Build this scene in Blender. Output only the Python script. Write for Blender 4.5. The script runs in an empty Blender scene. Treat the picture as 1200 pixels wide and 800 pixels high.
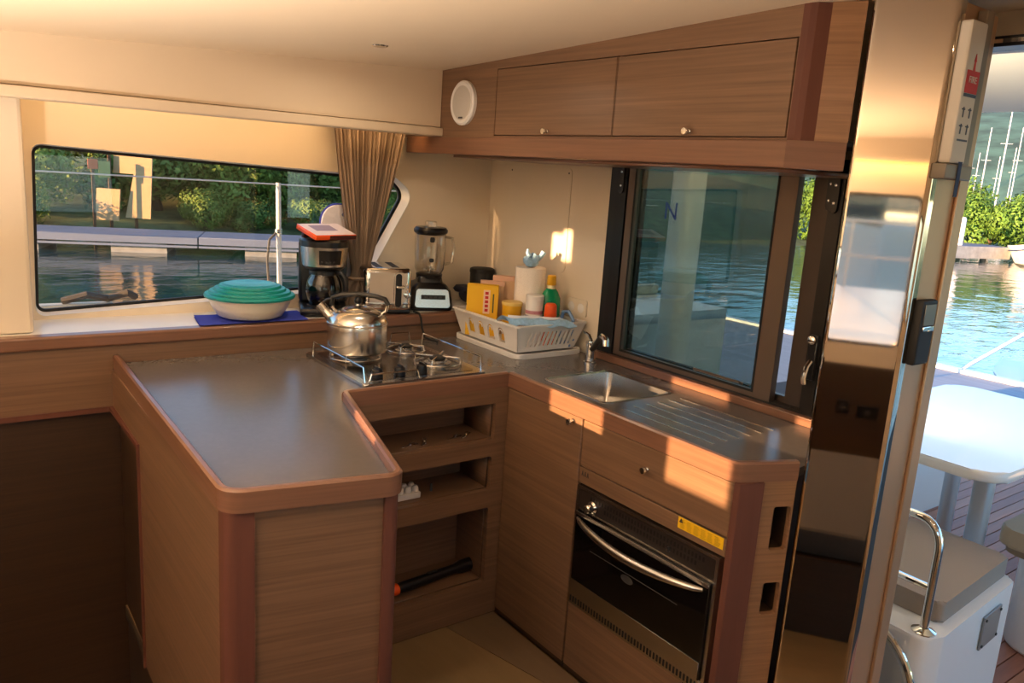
import bpy, bmesh, math, random
from mathutils import Vector, Matrix
from mathutils.geometry import tessellate_polygon
random.seed(7)
S = bpy.context.scene
COL = S.collection
PI = math.pi

# ------------------------------------------------------------------ camera
cd = bpy.data.cameras.new('camera')
cam = bpy.data.objects.new('camera', cd)
COL.objects.link(cam)
S.camera = cam
cd.sensor_width = 36.0
cd.lens = 935.69 / 1200 * 36.0
cd.clip_start, cd.clip_end = 0.05, 2000
YAW, PITCH, ROLL = 0.64521178, 0.20866108, -0.06655596
fwd = Vector((math.sin(YAW)*math.cos(PITCH), math.cos(YAW)*math.cos(PITCH), -math.sin(PITCH)))
rt = Vector((math.cos(YAW), -math.sin(YAW), 0))
dn = fwd.cross(rt)
r2 = rt*math.cos(ROLL) + dn*math.sin(ROLL)
d2 = -rt*math.sin(ROLL) + dn*math.cos(ROLL)
m3 = Matrix((r2, -d2, -fwd)).transposed()
cam.matrix_world = Matrix.Translation((-1.62268, -2.16131, 1.60228)) @ m3.to_4x4()

# ------------------------------------------------------------------ sky, sun, exposure
SUN_DIR = Vector((1.0, -0.075, -0.11)).normalized()      # the way the light travels
w = bpy.data.worlds.new('sky'); S.world = w
w.use_nodes = True
nt = w.node_tree
bg = nt.nodes['Background']
sky = nt.nodes.new('ShaderNodeTexSky')
sky.sky_type = 'NISHITA'
sky.sun_disc = False
sky.sun_elevation = math.radians(16)
sky.sun_rotation = math.atan2(-SUN_DIR.x, -SUN_DIR.y)
sky.air_density, sky.dust_density, sky.ozone_density = 1.0, 0.15, 3.0
tn = nt.nodes.new('ShaderNodeMix'); tn.data_type = 'RGBA'; tn.blend_type = 'MULTIPLY'; tn.inputs[0].default_value = 1.0
tn.inputs[7].default_value = (0.90, 0.98, 1.04, 1)
nt.links.new(sky.outputs[0], tn.inputs[6]); nt.links.new(tn.outputs[2], bg.inputs[0])
bg.inputs[1].default_value = 0.45
sl = bpy.data.lights.new('low_sun', 'SUN')
sl.energy = 17.0
sl.color = (1.0, 0.60, 0.31)
sl.angle = math.radians(0.5)
so = bpy.data.objects.new('low_sun', sl)
COL.objects.link(so)
so.rotation_euler = SUN_DIR.to_track_quat('-Z', 'Y').to_euler()
S.view_settings.view_transform = 'Standard'
S.view_settings.look = 'None'
S.view_settings.gamma = 1.0
S.view_settings.exposure = 0.35
S.view_settings.use_curve_mapping = False

# ------------------------------------------------------------------ materials
def lin(r, g, b):
    f = lambda c: (c/255/12.92) if c/255 <= 0.04045 else ((c/255+0.055)/1.055)**2.4
    return (f(r), f(g), f(b), 1.0)
MATS = {}
def mat(name, rgb, rough=0.5, metal=0.0, spec=0.5, var=0.0, vscale=(8, 8, 8), bump=0.0, bscale=60, coat=0.0, emit=0.0, aniso=None, sub=None):
    if name in MATS: return MATS[name]
    m = bpy.data.materials.new(name); MATS[name] = m
    m.use_nodes = True
    n, l = m.node_tree.nodes, m.node_tree.links
    b = n['Principled BSDF']
    c = lin(*rgb)
    b.inputs['Base Color'].default_value = c
    b.inputs['Roughness'].default_value = rough
    b.inputs['Metallic'].default_value = metal
    b.inputs['Specular IOR Level'].default_value = spec
    b.inputs['Coat Weight'].default_value = coat
    if emit:
        b.inputs['Emission Color'].default_value = c
        b.inputs['Emission Strength'].default_value = emit
    if var or bump:
        tc = n.new('ShaderNodeTexCoord')
        mp = n.new('ShaderNodeMapping'); mp.inputs['Scale'].default_value = vscale
        l.new(tc.outputs['Object'], mp.inputs[0])
        nz = n.new('ShaderNodeTexNoise'); nz.inputs['Scale'].default_value = 1.0; nz.inputs['Detail'].default_value = 5
        nz.inputs['Roughness'].default_value = 0.6
        l.new(mp.outputs[0], nz.inputs['Vector'])
        if var:
            rp = n.new('ShaderNodeValToRGB')
            rp.color_ramp.elements[0].position = 0.3; rp.color_ramp.elements[1].position = 0.7
            rp.color_ramp.elements[0].color = tuple(x*(1-var) for x in c[:3]) + (1,)
            rp.color_ramp.elements[1].color = tuple(min(1, x*(1+var)) for x in c[:3]) + (1,)
            l.new(nz.outputs[0], rp.inputs[0]); l.new(rp.outputs[0], b.inputs['Base Color'])
        if bump:
            bp = n.new('ShaderNodeBump'); bp.inputs['Strength'].default_value = bump; bp.inputs['Distance'].default_value = 0.01
            if bscale:
                nb = n.new('ShaderNodeTexNoise'); nb.inputs['Scale'].default_value = bscale; nb.inputs['Detail'].default_value = 4
                l.new(tc.outputs['Object'], nb.inputs['Vector']); l.new(nb.outputs[0], bp.inputs['Height'])
            else:
                l.new(nz.outputs[0], bp.inputs['Height'])
            l.new(bp.outputs[0], b.inputs['Normal'])
    return m
def glass(name, tint=(1, 1, 1), refl=1.0, rough=0.0):
    if name in MATS: return MATS[name]
    m = bpy.data.materials.new(name); MATS[name] = m
    m.use_nodes = True
    n, l = m.node_tree.nodes, m.node_tree.links
    n.remove(n['Principled BSDF'])
    t = n.new('ShaderNodeBsdfTransparent'); t.inputs[0].default_value = (*tint, 1)
    g = n.new('ShaderNodeBsdfGlossy'); g.inputs['Roughness'].default_value = rough
    lw_ = n.new('ShaderNodeLayerWeight'); pw_ = n.new('ShaderNodeMath'); pw_.operation = 'POWER'; pw_.inputs[1].default_value = 5
    fr = n.new('ShaderNodeMath'); fr.operation = 'MULTIPLY_ADD'; fr.inputs[1].default_value = 0.96; fr.inputs[2].default_value = 0.04
    l.new(lw_.outputs['Facing'], pw_.inputs[0]); l.new(pw_.outputs[0], fr.inputs[0])
    mu = n.new('ShaderNodeMath'); mu.operation = 'MULTIPLY'; mu.inputs[1].default_value = refl; mu.use_clamp = True
    mx = n.new('ShaderNodeMixShader')
    l.new(fr.outputs[0], mu.inputs[0]); l.new(mu.outputs[0], mx.inputs[0])
    l.new(t.outputs[0], mx.inputs[1]); l.new(g.outputs[0], mx.inputs[2])
    l.new(mx.outputs[0], n['Material Output'].inputs[0])
    return m

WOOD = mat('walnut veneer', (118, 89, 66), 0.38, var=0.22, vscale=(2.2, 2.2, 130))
WOOD_T = mat('walnut rail', (122, 86, 66), 0.3, var=0.16, vscale=(3, 3, 110), coat=0.15)
WOOD_P = mat('mahogany corner post', (100, 61, 48), 0.55, spec=0.3, var=0.08, vscale=(40, 40, 3))
WOOD_D = mat('dark brown wood', (56, 37, 21), 0.5, var=0.22, vscale=(2.2, 2.2, 120))  # much darker brown than the walnut veneer
WOOD_V = mat('walnut veneer upright', (142, 104, 72), 0.38, var=0.2, vscale=(3, 3, 120))
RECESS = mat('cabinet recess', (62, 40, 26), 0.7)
GEL = mat('cream gelcoat', (226, 212, 190), 0.35, var=0.02, vscale=(2, 2, 2))
GELW = mat('white gelcoat', (228, 226, 220), 0.3)
VAL = mat('cream headliner vinyl', (214, 194, 166), 0.55, var=0.02, vscale=(3, 3, 3))
CEIL = mat('cream ceiling panel', (216, 196, 168), 0.5, var=0.02, vscale=(2, 2, 2))
TOP = mat('charcoal laminate', (100, 95, 92), 0.22, var=0.04, vscale=(60, 60, 60))
CHROME = mat('polished chrome', (225, 222, 216), 0.07, 1.0)
STEEL = mat('brushed steel', (196, 192, 186), 0.26, 1.0)
STEEL_K = mat('kettle steel', (220, 216, 208), 0.2, 1.0)
MIRROR = mat('polished stainless cladding', (198, 182, 162), 0.035, 1.0)
BLK = mat('black plastic', (16, 15, 16), 0.3)
BLKM = mat('matte black', (20, 19, 19), 0.6)
BLKA = mat('black anodised aluminium', (26, 24, 23), 0.35)
BRZ = mat('bronze anodised aluminium', (112, 96, 84), 0.38, 0.55)
RUB = mat('black rubber seal', (10, 10, 10), 0.6)
WPL = mat('white plastic', (230, 226, 220), 0.35)
GREYD = mat('dark grey grille', (60, 58, 56), 0.5)
CLEAR = glass('clear window glass', (0.84, 0.84, 0.81), 1.0)
BARE = glass('bare forward glass', (0.97, 0.97, 0.97), 1.0)
TINT = glass('smoked window glass', (0.52, 0.60, 0.58), 1.3)
JAR = glass('clear jar glass', (0.86, 0.85, 0.82), 3.0)
SMOKE = glass('smoked carafe glass', (0.45, 0.42, 0.38), 2.2)
OVENG = mat('black oven glass', (6, 6, 7), 0.05, coat=0.3)
TEAL = mat('teal plastic', (12, 138, 134), 0.35)
NAVY = mat('dark navy fabric', (28, 26, 40), 0.85)
BLUE = mat('blue towel cloth', (52, 66, 178), 0.9, bump=0.4, bscale=300)
LBLUE = mat('pale blue plastic film', (150, 190, 224), 0.35, var=0.2, vscale=(60, 60, 60))
YEL = mat('yellow carton', (240, 186, 24), 0.5)
YELP = mat('yellow plastic', (226, 170, 30), 0.35)
ORA = mat('orange plastic', (240, 88, 24), 0.35)
GRN = mat('green liquid plastic', (8, 140, 92), 0.22)
PAPER = mat('white paper', (236, 226, 214), 0.85, bump=0.3, bscale=200)
TAUPE = mat('taupe upholstery', (150, 134, 118), 0.8, bump=0.2, bscale=250)
CURT = mat('taupe curtain fabric', (142, 122, 104), 0.9, bump=0.35, bscale=350)
REDP = mat('red print', (196, 40, 32), 0.5)
INK = mat('dark print', (40, 38, 40), 0.6)
LEDM = mat('warm light strip', (255, 190, 110), 0.5, emit=2.5)
LAMP = mat('warm lamp lens', (255, 226, 190), 0.5, emit=12.0)

# ------------------------------------------------------------------ mesh builder
class MB:
    def __init__(s): s.bm = bmesh.new(); s.soft = False
    def verts(s, pts): return [s.bm.verts.new(p) for p in pts]
    def face(s, vs):
        try: return s.bm.faces.new(vs)
        except ValueError: return None
    def poly(s, pts): s.face(s.verts(pts)); return s
    def box(s, x0, x1, y0, y1, z0, z1, bev=0.0, seg=2):
        v = s.verts([(x, y, z) for z in (z0, z1) for y in (y0, y1) for x in (x0, x1)])
        fs = [s.face([v[i] for i in q]) for q in ((0, 2, 3, 1), (4, 5, 7, 6), (0, 1, 5, 4), (2, 6, 7, 3), (0, 4, 6, 2), (1, 3, 7, 5))]
        if bev: s._bev(fs, bev, seg)
        return s
    def _bev(s, fs, bev, seg, edges=None):
        es = edges or list({e for f in fs for e in f.edges})
        bmesh.ops.bevel(s.bm, geom=es, offset=bev, segments=seg, affect='EDGES', profile=0.5, clamp_overlap=True)
    def prism(s, pts, z0, z1, bev=0.0, seg=2, f=None):
        """polygon pts (u, v) swept from z0 to z1; f maps (u, v, h) to xyz"""
        f = f or (lambda u, v, h: (u, v, h))
        a = s.verts([f(u, v, z0) for u, v in pts]); b = s.verts([f(u, v, z1) for u, v in pts])
        n = len(pts)
        fs = [s.face(a[::-1]), s.face(b)]
        fs += [s.face([a[i], a[(i+1) % n], b[(i+1) % n], b[i]]) for i in range(n)]
        if bev: s._bev(None, bev, seg, list({e for q in fs[:2] for e in q.edges}))
        return s
    def plate(s, outer, holes, h0, h1, f):
        """polygon with holes, thickness h0..h1"""
        loops = [outer] + holes
        tris = tessellate_polygon([[Vector((u, v, 0)) for u, v in L] for L in loops])
        flat = [p for L in loops for p in L]
        A = s.verts([f(u, v, h0) for u, v in flat]); B = s.verts([f(u, v, h1) for u, v in flat])
        for t in tris:
            s.face([A[i] for i in t]); s.face([B[i] for i in reversed(t)])
        k = 0
        for L in loops:
            n = len(L)
            for i in range(n):
                a, b = k+i, k+(i+1) % n
                s.face([A[a], A[b], B[b], B[a]])
            k += n
        return s
    def lathe(s, prof, c=(0, 0, 0), seg=32, axis='z', rot=None, cap=True):
        c = Vector(c); rings = []; s.soft = True
        def P(r, h, a):
            p = Vector((r*math.cos(a), r*math.sin(a), h))
            if axis == 'x': p = Vector((h, p.x, p.y))
            elif axis == 'y': p = Vector((p.x, h, p.y))
            if rot is not None: p = rot @ p
            return c + p
        for r, h in prof:
            if r < 1e-6: rings.append([s.bm.verts.new(P(0, h, 0))])
            else: rings.append(s.verts([P(r, h, 2*PI*i/seg) for i in range(seg)]))
        for A, B in zip(rings, rings[1:]):
            for i in range(seg):
                j = (i+1) % seg
                q = [A[i % len(A)], A[j % len(A)], B[j % len(B)], B[i % len(B)]]
                q = list(dict.fromkeys(q))
                if len(q) > 2: s.face(q)
        if cap:
            if len(rings[0]) > 1: s.face(rings[0][::-1])
            if len(rings[-1]) > 1: s.face(rings[-1])
        return s
    def tube(s, pts, r, seg=10, closed=False, rs=None):
        s.soft = True
        pts = [Vector(p) for p in pts]; n = len(pts); rings = []
        t0 = (pts[1]-pts[0]).normalized()
        up = Vector((0, 0, 1)) if abs(t0.z) < 0.9 else Vector((1, 0, 0))
        nrm = t0.cross(up).normalized()
        for i, p in enumerate(pts):
            if closed: t = (pts[(i+1) % n]-pts[i-1]).normalized()
            else: t = (pts[min(i+1, n-1)]-pts[max(i-1, 0)]).normalized()
            nrm = (nrm - t*nrm.dot(t)).normalized(); bi = t.cross(nrm)
            rr = rs[i] if rs else r
            rings.append(s.verts([p + (nrm*math.cos(2*PI*k/seg) + bi*math.sin(2*PI*k/seg))*rr for k in range(seg)]))
        pairs = list(zip(rings, rings[1:])) + ([(rings[-1], rings[0])] if closed else [])
        for A, B in pairs:
            for k in range(seg): s.face([A[k], A[(k+1) % seg], B[(k+1) % seg], B[k]])
        if not closed: s.face(rings[0][::-1]); s.face(rings[-1])
        return s
    def grid(s, nu, nv, f):
        s.soft = True
        V = [s.verts([f(i/nu, j/nv) for j in range(nv+1)]) for i in range(nu+1)]
        for i in range(nu):
            for j in range(nv): s.face([V[i][j], V[i+1][j], V[i+1][j+1], V[i][j+1]])
        return s
    def ball(s, c, rx, ry=None, rz=None, u=20, v=12):
        ry = ry or rx; rz = rz or rx; s.soft = True
        g = bmesh.ops.create_uvsphere(s.bm, u_segments=u, v_segments=v, radius=1)
        for q in g['verts']: q.co = Vector((q.co.x*rx+c[0], q.co.y*ry+c[1], q.co.z*rz+c[2]))
        return s
    def move(s, M):
        bmesh.ops.transform(s.bm, matrix=M, verts=s.bm.verts[:]); return s
    def mesh(s, name, m, ang=35):
        bmesh.ops.recalc_face_normals(s.bm, faces=s.bm.faces[:])
        me = bpy.data.meshes.new(name); s.bm.to_mesh(me); s.bm.free()
        me.materials.append(m)
        for p in me.polygons: p.use_smooth = True
        me.set_sharp_from_angle(angle=math.radians(ang))
        big = max((p.area for p in me.polygons), default=0)*0.25
        for p in me.polygons: p.use_smooth = s.soft or p.area < big
        return me

def base_of(o):
    while o.parent: o = o.parent
    return o
def P(name, mb, m, parent=None, local=False, label=None, kind=None, ang=35):
    """one mesh object; a world-space mesh is shifted into its root's space unless local"""
    if parent and not local:
        r = base_of(parent)
        mb.move((Matrix.Translation(r.location) @ r.rotation_euler.to_matrix().to_4x4()).inverted())
    o = bpy.data.objects.new(name, mb.mesh(name, m, ang)); COL.objects.link(o)
    if parent: o.parent = parent
    if label: o['label'] = label
    if kind: o['kind'] = kind
    return o
def T(name, label, cat, loc=(0, 0, 0), rz=0.0, group=None):
    o = bpy.data.objects.new(name, None); COL.objects.link(o)
    o.empty_display_size = 0.05
    o.location = loc; o.rotation_euler = (0, 0, rz)
    o['label'] = label; o['category'] = cat
    if group: o['group'] = group
    return o
def tag(o, label, cat, group=None):
    o['label'] = label; o['category'] = cat
    if group: o['group'] = group
    return o
def struct(name, mb, m, parent=None, label=None):
    o = P(name, mb, m, parent)
    if not parent: o['kind'] = 'structure'
    if label: o['label'] = label
    return o
def origin_to(o, loc):
    """shift a top-level mesh's origin to loc"""
    o.data.transform(Matrix.Translation(-Vector(loc))); o.location = loc; return o
def dup(root, loc=None, rz=None, label=None, group=None):
    r = root.copy(); COL.objects.link(r)
    if loc: r.location = loc
    if rz is not None: r.rotation_euler = (0, 0, rz)
    if label: r['label'] = label
    if group: r['group'] = group
    def rec(a, b):
        for ch in a.children:
            c = ch.copy(); COL.objects.link(c); c.parent = b
            rec(ch, c)
    rec(root, r)
    return r
def rounded(pts, rads, seg=6):
    """round the corners of a 2D polygon"""
    out = []; n = len(pts)
    for i in range(n):
        p = Vector(pts[i]); a = Vector(pts[i-1]); b = Vector(pts[(i+1) % n]); r = rads[i] if isinstance(rads, (list, tuple)) else rads
        if r <= 0: out.append(tuple(p)); continue
        u = (a-p); v = (b-p); lu, lv = u.length, v.length; u.normalize(); v.normalize()
        an = u.angle(v); t = min(r/math.tan(an/2), lu*0.49, lv*0.49); r = t*math.tan(an/2)
        c = p + (u+v).normalized()*(r/math.sin(an/2))
        p0, p1 = p+u*t, p+v*t
        a0 = math.atan2(*(p0-c).yx); a1 = math.atan2(*(p1-c).yx)
        d = (a1-a0+PI) % (2*PI) - PI
        for k in range(seg+1): out.append((c.x+r*math.cos(a0+d*k/seg), c.y+r*math.sin(a0+d*k/seg)))
    return out
def offset_poly(pts, d):
    n = len(pts); out = []
    A = sum(pts[i][0]*pts[(i+1) % n][1]-pts[(i+1) % n][0]*pts[i][1] for i in range(n))
    sg = 1 if A > 0 else -1
    for i in range(n):
        p, a, b = Vector(pts[i]), Vector(pts[i-1]), Vector(pts[(i+1) % n])
        e1, e2 = (p-a).normalized(), (b-p).normalized()
        n1, n2 = Vector((e1.y, -e1.x))*sg, Vector((e2.y, -e2.x))*sg
        k = n1+n2; k = k/max(0.3, k.dot(n1)) if k.length > 1e-6 else n1
        out.append((p.x+k.x*d, p.y+k.y*d))
    return out
def rect(a0, a1, b0, b1): return [(a0, b0), (a1, b0), (a1, b1), (a0, b1)]
def arc(c, r, a0, a1, n, f): return [f(c[0]+r*math.cos(a0+(a1-a0)*i/n), c[1]+r*math.sin(a0+(a1-a0)*i/n)) for i in range(n+1)]
def text_mesh(txt, size, m, name, extrude=0.0006):
    cu = bpy.data.curves.new('t', 'FONT'); cu.body = txt; cu.size = size; cu.extrude = extrude
    cu.align_x = 'CENTER'; cu.align_y = 'CENTER'; cu.resolution_u = 3
    o = bpy.data.objects.new('t', cu); COL.objects.link(o)
    dg = bpy.context.evaluated_depsgraph_get()
    me = bpy.data.meshes.new_from_object(o.evaluated_get(dg)); me.name = name
    bpy.data.objects.remove(o); bpy.data.curves.remove(cu)
    me.materials.clear(); me.materials.append(m)
    return me
def text(txt, size, m, name, parent, M):
    me = text_mesh(txt, size, m, name); me.transform(Matrix.Translation(-base_of(parent).location) @ M)
    o = bpy.data.objects.new(name, me); COL.objects.link(o); o.parent = parent
    return o
FX = lambda u, v, h: (h, u, v)       # plane facing x: (y, z) at x = h
FY = lambda u, v, h: (u, h, v)       # plane facing y: (x, z) at y = h
def frame3(xa, ya, o):               # matrix from local x, y axes (world vectors) and origin
    xa, ya = Vector(xa).normalized(), Vector(ya).normalized(); za = xa.cross(ya)
    M = Matrix((xa, ya, za)).transposed().to_4x4(); M.translation = o
    return M

# ================================================================== room shell
XF, YP = -2.75, -2.8                  # forward and port walls, behind the camera
XB, YB = 0.57, 1.0                    # aft bulkhead and starboard (back) wall
def ceil_z(x, y): return 1.977 + 0.05*(x-0.1) - 0.036*(y-0.73)
fl = struct('floor', MB().prism([(XF, YP), (XB+0.06, YP), (XB+0.06, YB), (-1.12, YB), (-1.12, -0.35), (XF, -0.35)], -0.06, -0.012).box(XF, -1.0, -0.40, YB, -1.06, -1.0), mat('sub floor', (90, 74, 54), 0.7))
FLM = mat('beige floor laminate', (134, 109, 74), 0.42, var=0.1, vscale=(14, 3, 3))
FLB = mat('taupe floor border', (114, 92, 68), 0.42, var=0.1, vscale=(14, 3, 3))
P('floor_board', MB().prism([(-0.205, 0.0), (0.0, 0.0), (0.0, -1.0), (0.05, -2.78), (-0.30, -2.78), (-0.07, -0.55)], -0.012, 0.0), FLB, fl, label='taupe border board along the oven cabinet')
P('floor_board', MB().prism([(-0.208, 0.0), (-0.072, -0.55), (-0.303, -2.78), (-0.85, -2.78), (-0.85, 0.0)], -0.012, 0.0), FLM, fl)
P('floor_board', MB().box(-1.12, -0.853, -2.78, 0.69, -0.012, 0.0), FLM, fl)
for i in range(4):
    P('floor_board', MB().box(-1.53-0.405*i, -1.123-0.405*i, -2.78, -0.352, -0.012, 0.0), FLM, fl)
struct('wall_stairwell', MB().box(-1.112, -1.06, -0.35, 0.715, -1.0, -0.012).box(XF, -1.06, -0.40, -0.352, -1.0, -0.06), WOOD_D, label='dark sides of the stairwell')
P('floor_board', MB().box(0.05, 0.6, -2.78, -1.31, -0.012, 0.0), FLM, fl)

cm = MB()
cm.grid(8, 8, lambda u, v: (XF-0.05+(XB+0.12-XF)*u, YP-0.05+(YB+0.15-YP)*v, ceil_z(XF+(XB-XF)*u, YP+(YB-YP)*v)))
cm.grid(1, 1, lambda u, v: (XF-0.05+(XB+0.12-XF)*u, YP-0.05+(YB+0.15-YP)*v, ceil_z(XF+(XB-XF)*u, YP+(YB-YP)*v)+0.08))
struct('ceiling', cm, CEIL)

# back (starboard) wall with its tapered window
WIN = rounded([(-1.312, 1.012), (-0.105, 1.075), (0.125, 1.475), (0.06, 1.536), (-1.297, 1.588)], [0.03, 0.03, 0.06, 0.03, 0.03])
WIN_O = rounded([(-1.317, 1.003), (-0.080, 1.064), (0.160, 1.478), (0.068, 1.546), (-1.302, 1.593)], [0.03, 0.03, 0.07, 0.03, 0.03])
def win_mix(k): return [(a[0]*(1-k)+b[0]*k, a[1]*(1-k)+b[1]*k) for a, b in zip(WIN, WIN_O)]
struct('wall_back', MB().plate(rect(XF, XB+0.05, -0.05, 2.1), [win_mix(1.02)], YB, YB+0.05, FY), GEL)
w1 = struct('window_1', MB().plate(offset_poly(WIN, 0.004), [offset_poly(WIN, -0.009)], YB+0.0345, YB+0.048, FY), RUB)
P('glass_pane', MB().prism(WIN, YB+0.040, YB+0.044, f=lambda u, v, h: (u, h, v)), CLEAR, w1)
rv = MB(); La = [rv.verts([(u, y, v) for u, v in win_mix(d)]) for d, y in ((1.0, YB-0.001), (0.86, YB-0.002), (0.10, YB+0.032), (1.0, YB+0.034))]
for A, B in zip(La, La[1:] + La[:1]):
    for i in range(len(A)): rv.face([A[i], A[(i+1) % len(A)], B[(i+1) % len(B)], B[i]])
rv.soft = True
P('reveal', rv, GELW, w1, label='white flared reveal around the tinted pane')
# protruding wall column at the left
struct('trim_1', MB().box(-1.62, -1.345, 0.768, YB, 0.993, 1.76, 0.012), GEL)
# ledge : wooden fiddle and white sill
lg = struct('trim_2', MB().box(XF, 0.57, 0.735, YB, 0.95, 0.9925), GELW, label='white sill under the window')
P('fiddle_rail', MB().box(XF, 0.57, 0.688, 0.742, 0.951, 0.996, 0.008, 3), WOOD_T, lg, label='brown rounded rail along the sill front')
P('splash_panel', MB().box(XF, 0.57, 0.70, 0.735, 0.742, 0.951), WOOD, lg, label='veneered band under the sill')
P('edge_strip', MB().box(XF, -1.10, 0.694, 0.735, 0.725, 0.742), WOOD_P, lg)

# aft bulkhead with the galley hatch window and the doorway
HY0, HY1, HZ0, HZ1 = -0.86, 0.166, 0.918, 1.70
struct('wall_right', MB().plate([(-1.1, -0.05), (YB+0.05, -0.05), (YB+0.05, 2.12), (-1.1, 2.12)], [rect(HY0, HY1, HZ0, HZ1)], XB, XB+0.05, FX), GEL)
struct('wall_near_door', MB().plate([(YP, -0.05), (-2.35, -0.05), (-2.35, 2.15), (YP, 2.15)], [], XB, XB+0.05, FX), GEL).name = 'wall_aft'
struct('trim_3', MB().box(XB, XB+0.05, -2.35, -1.1, 1.975, 2.15), GEL, label='cream door header')
# access panel and outlet on the bulkhead
ap = T('access_panel', 'flush cream access panel on the wall left of the hatch window', 'panel', (XB, 0.63, 1.42))
P('panel', MB().prism(rounded(rect(0.412, 0.85, 1.20, 1.632), 0.02), XB-0.0035, XB, 0.002, f=FX), GEL, ap)
for y in (0.43, 0.83): P('screw', MB().lathe([(0, -0.001), (0.004, -0.001), (0.004, 0)], (XB-0.0035, y, 1.612), 8, 'x'), GREYD, ap)
ol = T('wall_socket', 'white double socket low on the wall behind the dish rack', 'socket', (XB, 0.31, 1.07))
P('plate', MB().prism(rounded(rect(0.25, 0.375, 1.035, 1.105), 0.008), XB-0.008, XB, 0.003, f=FX), GEL, ol)
for y in (0.285, 0.345): P('socket_face', MB().lathe([(0, -0.001), (0.018, -0.001), (0.021, 0.001)], (XB-0.0085, y, 1.07), 16, 'x'), WPL, ol)

# port and forward walls (behind the camera, seen in the polished post; they let the low sun in)
PWIN = rounded(rect(-2.35, -0.35, 1.06, 1.52), 0.05)
struct('wall_port', MB().plate(rect(XF, XB+0.05, -0.05, 2.15), [PWIN], YP, YP-0.05, FY), GEL)
wp = struct('window_7', MB().plate(offset_poly(PWIN, 0.005), [offset_poly(PWIN, -0.018)], YP-0.01, YP-0.04, FY), RUB)
P('glass_pane', MB().prism(PWIN, YP-0.02, YP-0.024, f=lambda u, v, h: (u, h, v)), BARE, wp)
FWIN = [rounded(rect(-1.72, -1.29, 0.74, 1.62), 0.05), rounded(rect(-0.775, -0.525, 1.08, 1.30), 0.02), rounded(rect(-0.295, -0.007, 1.11, 1.30), 0.02), rounded(rect(0.615, 0.775, 1.60, 1.765), 0.02)]  # small openings after the first are added to shape the sun patches
struct('wall_forward', MB().plate([(YP, 0.62), (YB, 0.62), (YB, 2.15), (YP, 2.15)], FWIN, XF, XF-0.05, FX), GEL)
fp = struct('trim_4', MB().box(XF-0.05, XF, YP, YB, -0.05, 0.62), WOOD_D, label='dark veneered lower forward wall')
for i, W in enumerate(FWIN):
    wf = struct('window_%d' % (i+3), MB().plate(offset_poly(W, 0.005), [offset_poly(W, -0.018)], XF-0.01, XF-0.04, FX), RUB)
    P('glass_pane', MB().prism(W, XF-0.02, XF-0.024, f=FX), BARE, wf)
fs_ = T('forward_light_strip', 'warm light strip under the forward valance', 'light', (XF+0.05, -1.5, 1.79))
P('strip', MB().box(XF+0.03, XF+0.06, -2.3, -0.7, 1.79, 1.80), LEDM, fs_)
l_ = bpy.data.lights.new('forward_strip_glow', 'AREA'); l_.shape = 'RECTANGLE'; l_.size, l_.size_y = 0.02, 1.6; l_.energy = 2.0; l_.color = (1.0, 0.62, 0.28)
o = bpy.data.objects.new('forward_strip_glow', l_); COL.objects.link(o); o.location = (XF+0.05, -1.5, 1.785); o.rotation_euler = (0, math.radians(25), 0)
struct('trim_5', MB().box(XF, XF+0.10, YP, 0.45, 1.80, 2.1, 0.02), VAL, label='cream valance over the forward windows')
for (y, z, s_, lab) in ((-1.46, 0.36, 0.035, 'small square black power socket on the dark forward panel'), (-1.60, 0.34, 0.06, 'wide black power socket on the dark forward panel')):
    t = T('power_socket', lab, 'socket', (XF, y, z), group='sockets on the forward panel')
    P('faceplate', MB().box(XF, XF+0.012, y-s_, y+s_, z-0.04, z+0.04, 0.004), BLK, t)
    P('socket_hole', MB().lathe([(0.0, 0.0125), (0.016, 0.0125), (0.018, 0.012)], (XF, y, z), 12, 'x'), GREYD, t)

# ------------------------------------------------------------------ valance with hidden strip
VY = 0.70
va = struct('trim_6', MB().prism([(XF, 1.76), (0.098, 1.76), (0.098, ceil_z(0.1, VY)+0.004), (XF, ceil_z(XF, VY)+0.004)], VY, VY+0.06, f=FY), VAL, label='cream valance box over the window')
P('lower_lip', MB().box(XF, 0.115, VY-0.018, VY+0.08, 1.722, 1.757, 0.006), VAL, va, label='cream projecting lip along the valance')
P('soffit', MB().box(XF, 0.098, VY+0.06, 0.80, 1.76, 1.79), VAL, va)
ls = bpy.data.lights.new('strip_glow', 'AREA'); ls.shape = 'RECTANGLE'; ls.size, ls.size_y = 2.7, 0.02
ls.energy = 2.6; ls.color = (1.0, 0.62, 0.28)
t = T('light_strip', 'warm glowing light strip hidden above the window behind the valance', 'light', (-1.3, 0.79, 1.745))
P('strip', MB().box(-2.7, 0.09, 0.785, 0.797, 1.742, 1.7595), LEDM, t)
lo = bpy.data.objects.new('strip_glow', ls); COL.objects.link(lo)
lo.location = (-1.3, 0.82, 1.75); lo.rotation_euler = (math.radians(35), 0, 0)

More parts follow.
